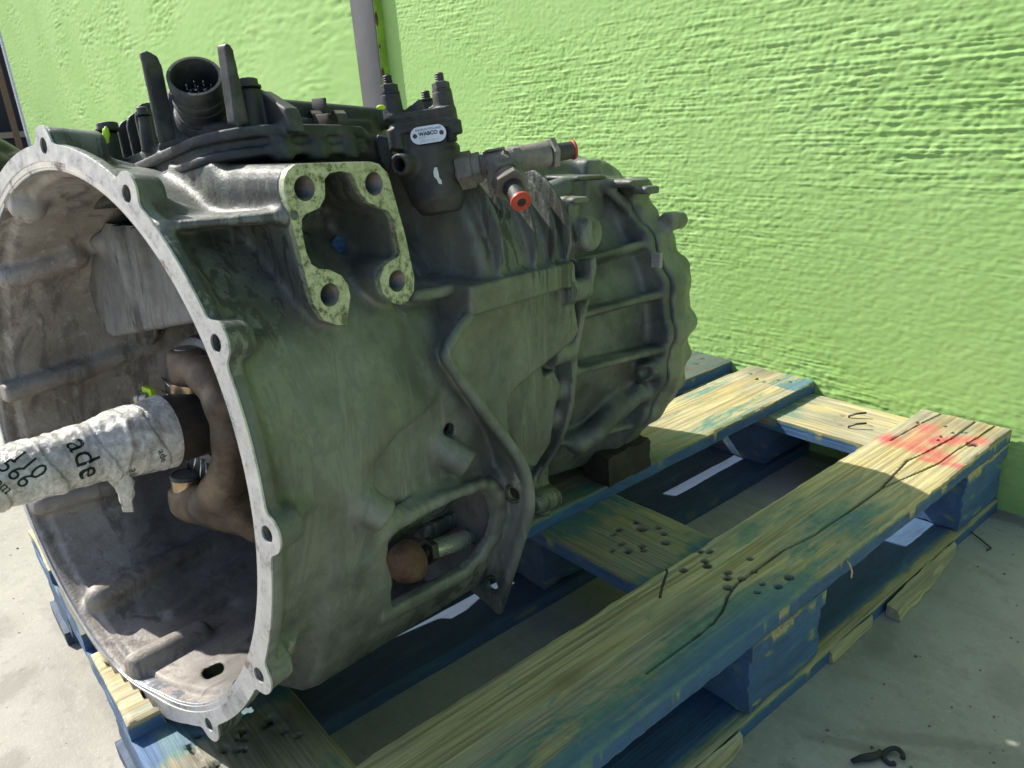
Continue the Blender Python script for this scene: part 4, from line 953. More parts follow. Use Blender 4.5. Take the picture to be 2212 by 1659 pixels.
def rear_case():
    V = Vol((-260, -235, 455), (262, 300, 655), 3.0)
    V.add(revolve([(455, 178), (480, 184), (560, 196), (655, 205)], 458, 640, RCU, RCV), 0)
    V.add(revolve([(625, 232), (655, 234)], 631, 646, RCU, RCV, angfun=lambda t: n24(t, 4.0)), 9)
    V.add(revolve([(452, 200), (470, 200)], 463, 470), 6)
    for y0, y1, x0, x1 in ((545, 520, 1285, 1425), (668, 642, 1270, 1405), (800, 770, 1230, 1390)):
        a, b = gcyl(x0, y0, 206, cu=RCU, cv=RCV), gcyl(x1, y1, 226, cu=RCU, cv=RCV)
        ang = math.degrees(math.atan2(b[1] - RCV, b[0] - RCU))
        V.add(tri((*rpol(203, ang), 462), (*rpol(227, ang), 634), (*rpol(180, ang), 462), 4), 7); V.add(tri((*rpol(227, ang), 634), (*rpol(180, ang), 462), (*rpol(180, ang), 634), 4), 7)
    for ang in (96, 120, 150, 180, 215, 245, -62, -38):
        V.add(tri((*rpol(200, ang), 465), (*rpol(226, ang), 634), (*rpol(175, ang), 600), 4), 7)
    # bolt tubes ahead of the flange
    for x, y in ((1400, 800),):
        q = gs(x, y, 618); V.add(cyl(q - [8, 4, 10], q + [0, 0, 14], 14, 13, rnd=3), 10)
    q = gs(1398, 806, 612); V.cut(cyl(q - [6, 0, 22], q - [-2, 0, -6], 8), 1)
    # sloping shoulder, tower and ledges along the top
    V.add(capsule((60, 150, 500), (90, 150, 620), 62, 50), 30)
    V.add(capsule((-60, 205, 470), (-40, 205, 640), 42, 40), 30); V.add(capsule((76, 203, 460), (80, 203, 596), 46, 46), 26)  # last capsule added and sized to keep sun off the floor
    a = gs(1265, 372, 600); V.add(box(a + [0, -18, 0], (16, 34, 18), rnd=5), 10); V.add(capsule(a + [10, 0, 0], a + [45, -45, 30], 8, 6), 10)
    b = gs(1232, 384, 540); V.add(box(b, (34, 3, 30), rnd=2), 5); b = gs(1335, 395, 625); V.add(box(b, (34, 5, 20), rnd=2), 5)
    V.add(capsule(gs(1160, 425, 470), gs(1215, 405, 500), 13, 12), 8); b = gs(1205, 470, 480); V.add(cyl(b - [30, 20, 0], b + [18, 8, 0], 20, rnd=6), 12)
    b = gs(1395, 410, 630); V.add(box(b, (12, 5, 16), rnd=2), 4)
    # belly
    V.add(capsule((60, -120, 480), (90, -130, 630), 66, 60), 30); V.add(capsule((20, -150, 500), (20, -160, 640), 50, 48), 24)
    V.add(capsule(gs(1250, 960, 520), gs(1380, 850, 620), 14, 12), 16); V.add(capsule(gs(1290, 935, 540), gs(1330, 860, 590), 9, 7), 14)
    q = gs(1222, 872, 480); V.add(cyl(q - [30, 10, 0], q + [8, 3, 0], 11, rnd=2), 6)
    return V
part(rear_case(), 'rear_case', M_REAR)
def rear_cover():
    V = Vol((-268, -240, 640), (262, 300, 775), 3.0)
    V.add(revolve([(645, 236), (676, 237), (690, 233), (716, 224), (728, 208), (738, 186)], 648.5, 738, RCU, RCV, angfun=lambda t: n24(t, 4.6) + 1.5 * np.sin(7 * t)), 0)
    V.add(revolve([(690, 224), (725, 222), (750, 205)], 690, 748, RCU - 14, RCV - 4), 6)
    for x, y, s, r in ((1388, 408, 660, 16), (1466, 478, 690, 13), (1400, 470, 665, 20), (1470, 580, 690, 16), (1486, 700, 690, 15), (1475, 770, 690, 14), (1462, 830, 690, 16), (1440, 860, 680, 14)):
        q = gs(x, y, s) - np.array((r * .8, 0, 0)); V.add(cyl(q - [0, 0, 16], q + [0, 0, 28], r, r * .9, rnd=5), 10)
    return V
part(rear_cover(), 'rear_cover', M_COVER)
q = gs(1419, 562, 628)
bm = bmesh.new(); bx(bm, g1(q), (.0065, .004, .0095), bev=.001); bm_link('tag_plate', bm, plain('pale_tag', (.30, .28, .29), .5), GB)

# raised lettering
def text_mesh(txt, size, ext, bev=0.0, off=0.0):
    c = D.curves.new('txt', 'FONT'); c.body = txt; c.size = size; c.extrude = ext; c.resolution_u = 3; c.align_x = 'CENTER'; c.align_y = 'CENTER'; c.bevel_depth = bev; c.offset = off
    o = D.objects.new('txt', c); COL.objects.link(o); dg = bpy.context.evaluated_depsgraph_get(); dg.update()
    me = D.meshes.new_from_object(o.evaluated_get(dg)); D.objects.remove(o); D.curves.remove(c); return me
def text_on(name, txt, size, ext, mat, parent, fn, off=0.0):
    me = text_mesh(txt, size, ext, 0.0, off)
    for v in me.vertices: v.co = Vector(fn(v.co.x, v.co.y, v.co.z))
    me.materials.clear(); me.update(); return link(name, me, mat, parent)
# lettering cast into the housing side, upside down
o_ = gcyl(617, 915, 247.6); ang0 = math.atan2(o_[1], o_[0])
text_on('cast_lettering', 'F151', 17, 0.9, M_CAST, GB, lambda x, y, z: gl(((246.4 + z) * math.cos(ang0 - y / 247), (246.4 + z) * math.sin(ang0 - y / 247), o_[2] - x))[0])
zc = gcyl(1246, 470, 206, cu=RCU, cv=RCV); ang1 = math.atan2(zc[1] - RCV, zc[0] - RCU)
def zf(x, y, z): r = 203 + z; return gl((RCU + r * math.cos(ang1 + y / 205), RCV + r * math.sin(ang1 + y / 205), zc[2] + x))[0]
text_on('cast_lettering', 'ZF', 38, 4.0, M_REAR, GB, zf)
bm = bmesh.new(); rows = []
for rr_, z in ((30, -3), (30, 5), (33, 5), (33, -3)): rows.append([bm.verts.new(zf(rr_ * math.cos(t), rr_ * math.sin(t), z)) for t in np.linspace(0, 2 * math.pi, 48, endpoint=False)])
for a, b in zip(rows[:-1], rows[1:]):
    for i in range(48): bm.faces.new((a[i], a[(i + 1) % 48], b[(i + 1) % 48], b[i]))
bm_link('cast_ring', bm, M_REAR, GB, angle=40)

# ------------------------------------------------------------------ black actuator cover on top
TI = rad(10.0); E1 = np.array((math.cos(TI), math.sin(TI), 0)); E2 = np.array((-math.sin(TI), math.cos(TI), 0)); E3 = np.array((0, 0, 1.0)); TP = np.array((130.0, 264.0, 0))
def tl(a, b, s): return TP + a * E1 + b * E2 + s * E3
def xprism(P, org, e1, e2, e3, lo, hi, rnd=0.0):
    org, e1, e2, e3 = (np.array(k, float) for k in (org, e1, e2, e3)); P = np.array(P, float); c, h = (lo + hi) / 2, (hi - lo) / 2
    def f(x, y, z):
        p = (x - org[0], y - org[1], z - org[2]); k = [p[0] * e[0] + p[1] * e[1] + p[2] * e[2] for e in (e1, e2, e3)]
        q = poly_sd(P, k[0], k[1]) + rnd; w = np.abs(k[2] - c) - h + rnd
        return np.minimum(np.maximum(q, w), 0) + np.sqrt(np.maximum(q, 0)**2 + np.maximum(w, 0)**2) - rnd
    C8 = np.array([org + a * e1 + b * e2 + t * e3 for a, b in P for t in (lo, hi)]); return f, C8.min(0), C8.max(0)
def arcpts(c, r, a0, a1, n=7): return [(c[0] + r * math.cos(rad(a)), c[1] + r * math.sin(rad(a))) for a in np.linspace(a0, a1, n)]
RIM = [(-262, 78)] + arcpts((-28, 128), 60, -90, 0, 13) + [(32, 180), (26, 205), (0, 235), (-50, 330), (-60, 400), (-262, 400)]
def cover():
    V = Vol((-150, 178, 44), (205, 352, 420), 1.6)
    for b0, b1, gr in ((-15, -7, 0), (-10, 4, -3.6), (0, 9, .4)):
        V.add(xprism([(a + gr * (1 if a > 0 else 0), s - gr * (1 if s < 200 else 0)) for a, s in RIM], TP, E1, E3, E2, b0, b1, 2.2), 1.2)
    V.add(xprism([(-246, 92), (-40, 92), (-6, 120), (-14, 250), (-70, 330), (-246, 380)], TP, E1, E3, E2, 8, 24, 4), 6)
    fo = gs(441, 262, 106); fn = np.array((.74, .36, -.57)); fn /= np.linalg.norm(fn); fh = CAMX - fn * (CAMX @ fn); fh /= np.linalg.norm(fh); fw = np.cross(fn, fh); fw *= np.sign(fw @ CAMY)
    def fpl(x, y): d = sight(x, y); w = CG + d * (((fo - CG) @ fn) / (d @ fn)) - fo; return w @ fh, w @ fw
    V.add(xprism([fpl(*a) for a in ((340, 318), (545, 292), (538, 186), (512, 188), (470, 196), (385, 200), (362, 188))], fo, fh, fw, fn, -52, 0, 3), 6)
    for k in range(3): V.add(cyl(tl(28, -19, 116 + 34 * k), tl(28, -2, 116 + 34 * k), 7, rnd=2), 8)
    # cooling fins stepping down to the left
    for k, (x, y) in enumerate(((196, 320), (207, 302), (229, 285), (262, 262), (281, 247), (299, 226))):
        T_ = gs(x, y, 112); a_, bt = (T_ - TP) @ E1, (T_ - TP) @ E2
        pr_ = [(0, 106), (bt - 14, 106)] + [(bt - 14 + 14 * math.sin(rad(t)), 120 - 14 * math.cos(rad(t))) for t in (20, 45, 70, 90)] + [(bt, 170), (0, 200)]
        V.add(xprism(pr_, tl(0, 2, 0), E2, E3, E1, a_ - 2.2, a_ + 2.2, 1), 2)
    # bolt posts
    for (x, y0, y1, s, r) in ((240, 368, 284, 84, 10.0), (547, 290, 192, 112, 10.5), (322, 330, 250, 92, 5)):
        a, b = gs(x, y0, s), gs(x - (y0 - y1) * .14, y1, s); V.add(cyl(a, b, r * 1.25, r, rnd=1.5), 4)
    # the two guard tabs each side of the socket
    pr_ = [tuple(gu(x, y, 70)[1:]) for x, y in ((303, 114), (316, 109), (338, 121), (350, 147), (378, 300), (346, 312))]
    V.add(prism(pr_, 0, 66.5, 72.5, 1.2), 3)
    pr_ = [tuple(gu(x, y, 142)[1:]) for x, y in ((484, 96), (492, 93), (502, 106), (538, 270), (508, 270))]
    V.add(prism(pr_, 0, 130, 144, 1.5), 3)
    # web sloping down to the long ridge
    pr_ = [tuple(gs(x, y, 122)[:2]) for x, y in ((548, 200), (566, 196), (625, 234), (640, 285), (550, 292))]
    V.add(prism(pr_, 2, 118, 132, 2), 4)
    V.add(capsule(gu(610, 240, 96), gu(835, 257, 96), 10), 6)
    # socket collar
    V.add(cyl(gs(441, 246, 104) - CONN * 8, gs(441, 246, 104) + CONN * 4, 24, rnd=2), 2)
    return V
CONN = np.array((.60, .66, -.45)); CONN /= np.linalg.norm(CONN)
ACT = part(cover(), 'actuator_cover', M_BLACK)
def lathe(name, c, axis, prof, mat, parent=GB, n=32, smooth=True, angle=30, cap=True, roll=0.0):
    """turned part: prof = [(t, r)] along axis from c (gearbox mm)"""
    bm = bmesh.new(); ax = Vector(axis).normalized(); e1 = ax.orthogonal().normalized(); e2 = ax.cross(e1); rows = []
    for t, r in prof: rows.append([bm.verts.new(g1(np.array(c) + np.array(ax) * t + np.array(e1 * math.cos(q) + e2 * math.sin(q)) * max(r, 0.01))) for q in [2 * math.pi * i / n + roll for i in range(n)]])
    for a, b in zip(rows[:-1], rows[1:]):
        for i in range(n): bm.faces.new((a[i], a[(i + 1) % n], b[(i + 1) % n], b[i]))
    if cap: bm.faces.new(rows[0]); bm.faces.new(rows[-1])
    return bm_link(name, bm, mat, parent, angle=angle if smooth else 1)
def hexa(name, c, axis, r, t, mat, parent=GB, roll=0.0, ch=1.2):
    return lathe(name, c, axis, [(0, r - ch), (ch * .6, r), (t - ch * .6, r), (t, r - ch)], mat, parent, n=6, smooth=False, roll=roll)
cb = gs(441, 246, 104)
SOCK = lathe('connector_socket', cb, CONN, [(0, 18.27), (4, 22.18), (7, 22.18), (7.5, 20.53), (14, 20.53), (14.5, 21.75), (17, 21.75), (17.5, 20.36), (22, 20.36), (22.5, 21.58), (25, 21.58), (25.5, 20.18), (31, 20.18), (31.5, 21.40), (41, 21.40), (41.5, 21.05), (41.5, 18.79), (41, 18.53), (12, 18.27), (11.5, 0.5)], M_BLACK, angle=35, cap=False)
b1 = np.array(Vector(CONN).orthogonal().normalized()); b2 = np.cross(CONN, b1)
for rr_, n_ in ((0.1, 1), (7, 6), (13, 11)):
    for i in range(n_):
        t = 2 * math.pi * i / n_ + .2; c = cb + CONN * 11.8 + (b1 * math.cos(t) + b2 * math.sin(t)) * rr_
        lathe('contact_pin', c, CONN, [(0, 2.2), (4, 2.2), (4.4, .9), (12, .9), (12.8, .3)], M_CHROME, SOCK, n=10)
for (x, y, s, r) in ((235, 283, 84, 9.5), (534, 192, 112, 9.5), (310, 250, 92, 5)):
    q = gs(x, y, s); o = lathe('cover_bolt', q, E2, [(0, r + 2), (1.6, r + 2), (1.8, r), (6.5, r), (7.2, r - 1.2)], M_BLACKCAST, n=12); 
q = gs(228, 293, 72); bm = bmesh.new(); bmesh.ops.create_icosphere(bm, subdivisions=3, radius=1)
for v in bm.verts:
    w = v.co.copy(); v.co = g1(q + CAMX * w.x * 3.6 * (1 - .25 * w.y) + CAMY * w.y * 8.5 + CAMZ * w.z * 1.6 + np.array((0, 0, 1.0)) * (math.sin(w.x * 7 + w.y * 5) * .5))
bm_link('lime_paint_mark', bm, M_LIME, GB, smooth=True)
q = gs(823, 232, 205); bm = bmesh.new(); bmesh.ops.create_icosphere(bm, subdivisions=2, radius=1)
for v in bm.verts: w = v.co.copy(); v.co = g1(q + CAMX * w.x * 4 + CAMY * w.y * 2.2 + CAMZ * w.z * 2)
bm_link('lime_paint_mark', bm, M_LIME, GB, smooth=True)
# harness clip
CLIP = plain('clip_brown', (.07, .06, .05), .5, .2)
def cbox(name, x, y, s, hx, hy, hz, mat, bev=.0008):
    bm = bmesh.new(); bx(bm, g1(gs(x, y, s)), (hx / 1000, hz / 1000, hy / 1000), bev=bev); return bm_link(name, bm, mat, GB, angle=30)
cbox('clip_tab', 690, 230, 190, 9, 7, 1.5, M_BLACK); 
for k, x in enumerate((672, 722)): lathe('harness_clip', gs(x, 262, 180), (0.3, 0, 1), [(0, 9), (9, 9), (9, 7.6), (0, 7.6)], CLIP, n=8, angle=20, cap=False)
cbox('harness_clip', 690, 279, 180, 20, 2.2, 9, CLIP)
cbox('harness_clip', 705, 262, 184, 9, 6, 5, CLIP)

# ------------------------------------------------------------------ air filter unit, nameplate, fittings
FD = depth_of((176, 269, 258)); FK = F_PX / FD; F0 = gd(925, 293, FD)
e2 = E2.copy(); e1 = CAMX + CAMY * .125; e1 -= e2 * (e1 @ e2); e1 /= np.linalg.norm(e1); e3 = np.cross(e1, e2); e3 *= np.sign(e3 @ CAMZ)
def fp(x, y, z): return F0 + e1 * x + e2 * y + e3 * z
def ff(px, py, z):                       # point of the filter's own face plane, z in front of it
    d = sight(px, py); o = F0 + e3 * z; return CG + d * (((o - CG) @ e3) / (d @ e3))
def fxy(px, py, z=0): w = ff(px, py, z) - F0; return w @ e1, w @ e2
XL, XR = fxy(836, 262)[0], fxy(986, 250)[0]
def rrect(x0, x1, z0, z1, r):
    return arcpts((x1 - r, z1 - r), r, 0, 90, 5) + arcpts((x0 + r, z1 - r), r, 90, 180, 5) + arcpts((x0 + r, z0 + r), r, 180, 270, 5) + arcpts((x1 - r, z0 + r), r, 270, 360, 5)
def filt():
    cs = np.array([fp(x, y, z) for x in (-62, 50) for y in (-84, 66) for z in (-66, 16)]); V = Vol(cs.min(0), cs.max(0), 1.3)
    xp = lambda P, lo, hi, r=.8: xprism(P, F0, e1, e3, e2, lo, hi, r)
    Y = lambda py: fxy(912, py)[1]
    for y0, y1, ins in ((Y(252), Y(238), 0), (Y(258), Y(252), 1.6), (Y(266), Y(258), .4), (Y(271), Y(266), 1.8), (Y(282), Y(271), .6)):
        V.add(xp(rrect(XL + ins, XR - ins, -54 + ins, 3 - ins, 9), y0, y1), .6)
    V.add(xp(rrect(XL + 7, XR - 5, -50, -.4, 14), Y(325), Y(280), 2), 2)
    yb = Y(464); ys = Y(438); yt = Y(325)
    V.add(cyl(fp(-2, ys, -27), fp(-2, yt + 4, -27), 26, 28.5, rnd=2), 4); V.add(cyl(fp(-1, yb, -27), fp(-1, ys + .5, -27), 18.5, 25.2, rnd=1.5), .5)
    V.add(capsule(fp(-31, yt - 8, -16), fp(-10, ys + 6, -22), 8, 10), 14)
    sp = ff(861, 356, 10); V.add(cyl(sp - e3 * 26 + e1 * 14 + e2 * 2, sp, 9.5, 9.8, rnd=.8), 5); V.cut(cyl(sp - e3 * 20 + e1 * 10, sp + e3 * 4 - e1 * 2, 6.0), .3)
    for px, z in ((851, -4), (981, -6)):
        x = fxy(px, 280)[0]; V.add(cyl(fp(x, Y(308) + (px - 912) * .05, z), fp(x, Y(268), z), 7.5, rnd=1.5), 3)
    x = fxy(996, 366)[0]; V.add(cyl(fp(x - 18, Y(372), -20), fp(x, Y(372), -20), 12, rnd=1.5), 4)
    for px, py0, z, r, h in ((850, 246, -8, 9.0, 24), (961, 240, -12, 9.2, 24), (925, 236, -44, 8, 10)):
        x, y = fxy(px, py0, z); V.add(cyl(fp(x, y - 6, z), fp(x, y + h * .72, z), r + .8, r, rnd=1), 3)
    P = [fxy(*a, -10) for a in ((872, 240), (903, 214), (911, 216), (914, 236), (912, 246), (872, 248))]
    V.add(xprism(P, F0, e1, e2, e3, -30, -8, 1), 1.5)
    V.add(xprism([fxy(*a, -12) for a in ((913, 240), (935, 228), (948, 226), (950, 242))], F0, e1, e2, e3, -40, -10, 1), 1.5)
    V.add(cyl(fp(XR - 6, Y(250), -2), fp(XR - 6, Y(236), -2), 4, rnd=1), 1)
    # bracket wing on the left, towards the cover
    V.add(xprism([fxy(*a, -18) for a in ((815, 290), (838, 296), (850, 340), (838, 372), (822, 350), (812, 310))], F0, e1, e2, e3, -26, -16, 1.5), 4)
    return V
FIL = part(filt(), 'air_filter', M_BLACKCAST)
for px, py0, z, big in ((850, 246, -8, 1), (961, 240, -12, 1), (925, 236, -44, 0)):
    x, y = fxy(px, py0, z); h0 = 17 if big else 7
    q = fp(x, y + h0, z); lathe('washer', q, e2, [(0, 9), (1.6, 9)], M_BLACKCAST, FIL, n=24)
    if big: hexa('nut', q + e2 * 1.6, e2, 8.2, 7, M_BLACKCAST, FIL)
    pr_ = [];
    for k in range(9): pr_ += [(k * 1.0, 4.3 if k % 2 else 3.7)]
    lathe('stud', q + e2 * (8.6 if big else 1.6), e2, pr_, M_BLACKCAST, FIL, n=14, angle=20)
for px, py in ((858, 322), (977, 303)):
    x, y = fxy(px, py, -4); lathe('screw_tip', fp(x, y + 7, -4), -e2, [(k * 1.1, 5.2 if k % 2 else 4.4) for k in range(8)], M_BLACKCAST, FIL, n=14, angle=20)
# nameplate with its print
lx0, lx1 = fxy(887, 295)[0], fxy(964, 285)[0]; lyc = (fxy(887, 295)[1] + fxy(964, 285)[1]) / 2 - .4; lh = 7.6
cxL = (lx0 + lx1) / 2; sl_ = (fxy(964, 285)[1] - fxy(887, 297)[1]) / (lx1 - lx0)
ca, sa = 1 / math.hypot(1, sl_), sl_ / math.hypot(1, sl_)
def lab(x, y, z):                        # plate coordinates (mm), plate bends slightly round the body
    X, Y = x * ca - y * sa, x * sa + y * ca; return fp(cxL + X, lyc + Y, 1.6 + z - (x / 20)**2 * .5)
hw = (lx1 - lx0) / 2
out = [(hw - lh + lh * math.cos(t), lh * math.sin(t)) for t in np.linspace(-math.pi / 2, math.pi / 2, 14)] + [(-hw + lh + lh * math.cos(t), lh * math.sin(t)) for t in np.linspace(math.pi / 2, 1.5 * math.pi, 14)]
NP = ringed('nameplate', out, [], 1.0, 0.0, M_LABEL, GB, to3=lambda a, b, s: lab(a, b, s))
def on_lab(x0, y0): return lambda x, y, z: gl(lab(x0 + x, y0 + y, 1.12 + z))[0]
text_on('nameplate_print', 'MADE IN POLAND', 2.9, .02, M_INK, NP, on_lab(0.6, 4.6))
text_on('nameplate_print', 'WABCO', 4.6, .02, M_INK, NP, on_lab(0.0, .9), .18)
text_on('nameplate_print', '4519', 2.9, .02, M_FAINT, NP, on_lab(-6, -2.3)); text_on('nameplate_print', '475 015 051 0', 2.9, .02, M_FAINT, NP, on_lab(0.5, -5.4))
for sx in (-1, 1): lathe('rivet', lab(sx * (hw - 4.2), 0, 1.0), e3, [(0, 2.1), (.6, 1.9), (1.0, 1.0)], M_DARKSTEEL, NP, n=14)
bm = bmesh.new(); pts = [(938, 362), (944, 361), (947, 372), (949, 384), (954, 390), (955, 398), (948, 397), (944, 388), (938, 382), (936, 372)]
cq = fp(1, 0, -27)
def onbody(px, py, lift=.35):
    z = 0
    for _ in range(6): x = fxy(px, py, z)[0]; z = -27 + math.sqrt(max(1, (28 + lift)**2 - (x - 1)**2))
    return ff(px, py, z)
vs = [bm.verts.new(g1(onbody(*p))) for p in pts]; bm.faces.new(vs); bm_link('white_scuff', bm, M_CHIP, FIL)
# brass elbows and tee with push-in tails
def joint(p, q): return (q - p) / np.linalg.norm(q - p), np.linalg.norm(q - p)
pA = ff(988, 372, -20); pT = ff(1075, 352, -14); pB = ff(1178, 334, -30); pE = ff(1224, 328, -34); pC = ff(1098, 392, 12); pG = ff(1126, 436, 36)
ax, L = joint(pA, pT)
lathe('hex_adapter', pA - ax * 1, ax, [(0, 12.5), (4, 12.5)], M_FITTING); FT = hexa('hex_adapter', pA + ax * 1, ax, 17.5, 15, M_FITTING, roll=.3)
hexa('hex_adapter', pA + ax * 14, ax, 14.2, 10, M_FITTING, roll=.3)
lathe('threaded_neck', pA + ax * 22, ax, [(k * 1.2, 11.4 if k % 2 else 10.2) for k in range(14)], M_FITTING, n=24, angle=15)
ax2, L2 = joint(pT, pB); ax3, L3 = joint(pT, pG)
TEE = lathe('tee_body', pA + ax * 36, ax, [(0, 10), (3, 11.5), (12, 11.5)], M_FITTING)
lathe('tee_run', pT - ax2 * 12, ax2, [(0, 7), (4, 11), (15, 11.8), (16, 10.2), (20, 10.2), (21, 12.4), (L2 + 14, 12.0), (L2 + 16, 9.5)], M_FITTING)
hexa('tee_run', pT + ax2 * 13, ax2, 14, 8, M_FITTING, roll=.2); hexa('hex_collar', pT + ax2 * (L2 + 4), ax2, 15.5, 6, M_FITTING, roll=.5)
lathe('tube_tail', pT + ax2 * (L2 + 9), ax2, [(0, 9), (1, 8.6), (20, 8.2)], M_BLACKCAST)
lathe('red_cap', pT + ax2 * (L2 + 28), ax2, [(0, 8.6), (.6, 9.4), (2.6, 9.2), (3.4, 7), (3.5, 3.6), (1, 3.4)], M_RED)
lathe('tee_branch', pT + ax3 * 2, ax3, [(0, 9), (4, 13), (16, 13.6), (17, 12)], M_FITTING); hexa('tee_branch', pT + ax3 * 17, ax3, 17, 10, M_FITTING, roll=.4)
lathe('tee_branch', pT + ax3 * 26, ax3, [(0, 13.4), (10, 13.6), (11, 12)], M_FITTING); hexa('hex_collar', pT + ax3 * 36, ax3, 17.2, 6.5, M_FITTING, roll=.1)
lathe('tube_tail', pT + ax3 * 42, ax3, [(0, 11), (.8, 9), (L3 - 42, 8.6)], M_BLACKCAST)
lathe('red_cap', pT + ax3 * (L3 - 1), ax3, [(-2, 8.6), (-1, 9.7), (1.2, 9.6), (2.0, 9.0), (2.2, 4.2), (-6, 3.6), (-6, .4)], M_RED, cap=False)
lp = pT - ax2 * 2 + e2 * 11.6; bm = bmesh.new(); bx(bm, g1(lp), (.0085, .0085, .0012), axes=[tuple(gl(ax2 + [0, -GDZ, 0])[0] * 1000), tuple(gl(np.cross(ax2, e2) + [0, -GDZ, 0])[0] * 1000), tuple(gl(e2 + [0, -GDZ, 0])[0] * 1000)], bev=.0008); bm_link('cast_lettering', bm, M_FITTING, GB)
# ------------------------------------------------------------------ inside the bell: shaft, fork, lever, rod
ZA = np.array((0, 0, 1.0))
lathe('input_shaft', (0, 0, 45), ZA, [(0, 33), (4, 33.6), (130, 33.6), (150, 36), (225, 38)], M_DARKSTEEL, n=48)
lathe('input_shaft', (0, 0, -175), ZA, [(0, 18), (2, 19.5), (230, 24)], M_DARKSTEEL, n=32)
lathe('input_shaft', (0, 0, 185), ZA, [(0, 52), (3, 55), (60, 58), (62, 70), (84, 78)], M_DARKSTEEL, n=48)
def fork():
    V = Vol((-70, -150, 60), (165, 140, 190), 2.0)
    t = gs(406, 792, 95); b = gs(406, 1075, 95)
    V.add(cyl(t + [0, -16, 0], t + [0, 18, 0], 17.5, rnd=6), 0); V.add(cyl(b + [0, -14, 0], b + [0, 13, 0], 18, rnd=5), 0)
    ch = [(t, 15), (gs(450, 812, 92), 17), (gs(484, 872, 88), 16), (gs(498, 950, 87), 15), (gs(492, 1030, 88), 17), (gs(455, 1088, 92), 19), (b, 16)]
    for (p, r), (q, s) in zip(ch[:-1], ch[1:]): V.add(capsule(p, q, r, s), 10)
    V.add(capsule(gs(490, 1060, 95), gs(560, 1130, 120), 22, 20), 12); V.add(capsule(gs(420, 1095, 97), gs(505, 1110, 105), 17, 20), 10)
    V.cut(cyl((0, 0, 40), (0, 0, 200), 36), 4)
    return V
FK_ = part(fork(), 'release_fork', M_FORK)
bm = bmesh.new(); bm.from_mesh(FK_.data); left = set(bm.verts); isl = []
while left:
    st = [left.pop()]; cur = [st[0]]
    while st:
        v = st.pop()
        for e in v.link_edges:
            w = e.other_vert(v)
            if w in left: left.remove(w); st.append(w); cur.append(w)
    isl.append(cur)
isl.sort(key=len); bmesh.ops.delete(bm, geom=[v for c in isl[:-1] for v in c], context='VERTS'); bm.to_mesh(FK_.data); bm.free()
for y, cap in ((838, False), (1042, True)):
    q = gs(406, y, 95); lathe('roller_ring', q - [0, 7, 0], (0, 1, 0), [(0, 14.5), (0, 16.3), (13, 16.3), (14, 15.3), (14, 8)], M_BRONZE, FK_, n=36, cap=False)
    if cap: lathe('pin_cap', q + [0, 6, 0], (0, 1, 0), [(0, 16.5), (2, 17), (4.5, 16.4), (5, 14.6), (4.2, 14), (4.6, 4)], M_BLACK, FK_, n=32)
q = gs(402, 760, 95); lathe('pin_cap', q + [0, 2, 0], (0, 1, 0), [(0, 11), (2.2, 10.8), (2.6, 8)], M_STEEL, FK_, n=24)
text_on('forged_mark', '00407 76463', 6.5, .5, M_DARKSTEEL, FK_, lambda x, y, z: gl(gs(512 - y * 2.0, 1040 - x * 2.3, 113 - z))[0])
# release bearing cage with light wire spokes
lathe('bearing_cage', (0, 0, 104), ZA, [(14, 40), (4, 42), (0, 50), (0, 78), (3, 84), (16, 86), (20, 74)], plain('grey_cage', (.07, .073, .075), .35, .3), n=48, cap=False)
for k in range(13):
    a = 152 + 11 * k; p, q = pol(48, a), pol(82, a + 5)
    wv = [g1((*p, 103)), g1(((p[0] + q[0]) / 2, (p[1] + q[1]) / 2, 100.5)), g1((*q, 103))]; wire('cage_rib', wv, .0011, M_CHROME, D.objects['bearing_cage'], 5)
q = gs(322, 848, 96); bm = bmesh.new(); bx(bm, g1(q), (.010, .003, .006), bev=.001); bm_link('lime_paint_mark', bm, M_LIME, GB)
q = gs(300, 862, 90); lathe('striped_collar', q, (1, .15, .3), [(0, 7), (6, 7.6), (7, 6.4), (10, 6.4), (11, 7.6), (18, 7.6)], M_STEEL, n=20)
q = gs(247, 752, 214); lathe('bush', q - ZA * 7, ZA, [(0, 7.6), (0, 9.6), (12, 9.6), (12, 7.6), (0, 7.6)], M_STEEL, n=24, cap=False)
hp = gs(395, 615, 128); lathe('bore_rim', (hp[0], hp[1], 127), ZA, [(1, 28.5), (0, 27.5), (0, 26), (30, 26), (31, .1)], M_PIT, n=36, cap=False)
# lever ball and push rod behind the side window
bc = gu(876, 1216, 184); nut = gu(926, 1190, 184); rod0 = gu(938, 1184, 184); rod1 = gu(1075, 1148, 176); ra, rL = joint(bc, rod1)
BALL = lathe('rod_ball', bc - ra * 19, ra, [(0, .1), (2, 8), (6, 14.5), (12, 19), (18, 21), (24, 21.3), (24.3, 22), (27, 22), (27.4, 21), (32, 18), (37, 12), (39.5, 6)], M_RUST, n=40)
hexa('rod_nut', nut - ra * 6, ra, 14, 9, M_DARKSTEEL); lathe('rod_nut', nut - ra * 10, ra, [(0, 7), (6, 7)], M_DARKSTEEL, n=16)
lathe('push_rod', nut + ra * 3, ra, [(0, 8), (1, 10), (55, 10.2), (57, 8.6), (90, 8.6)], M_ROD, n=32)
bm = bmesh.new(); bx(bm, g1(gu(950, 1128, 150)), (.012, .03, .010), bev=.003); bm_link('inner_lug', bm, M_CASE, GB)

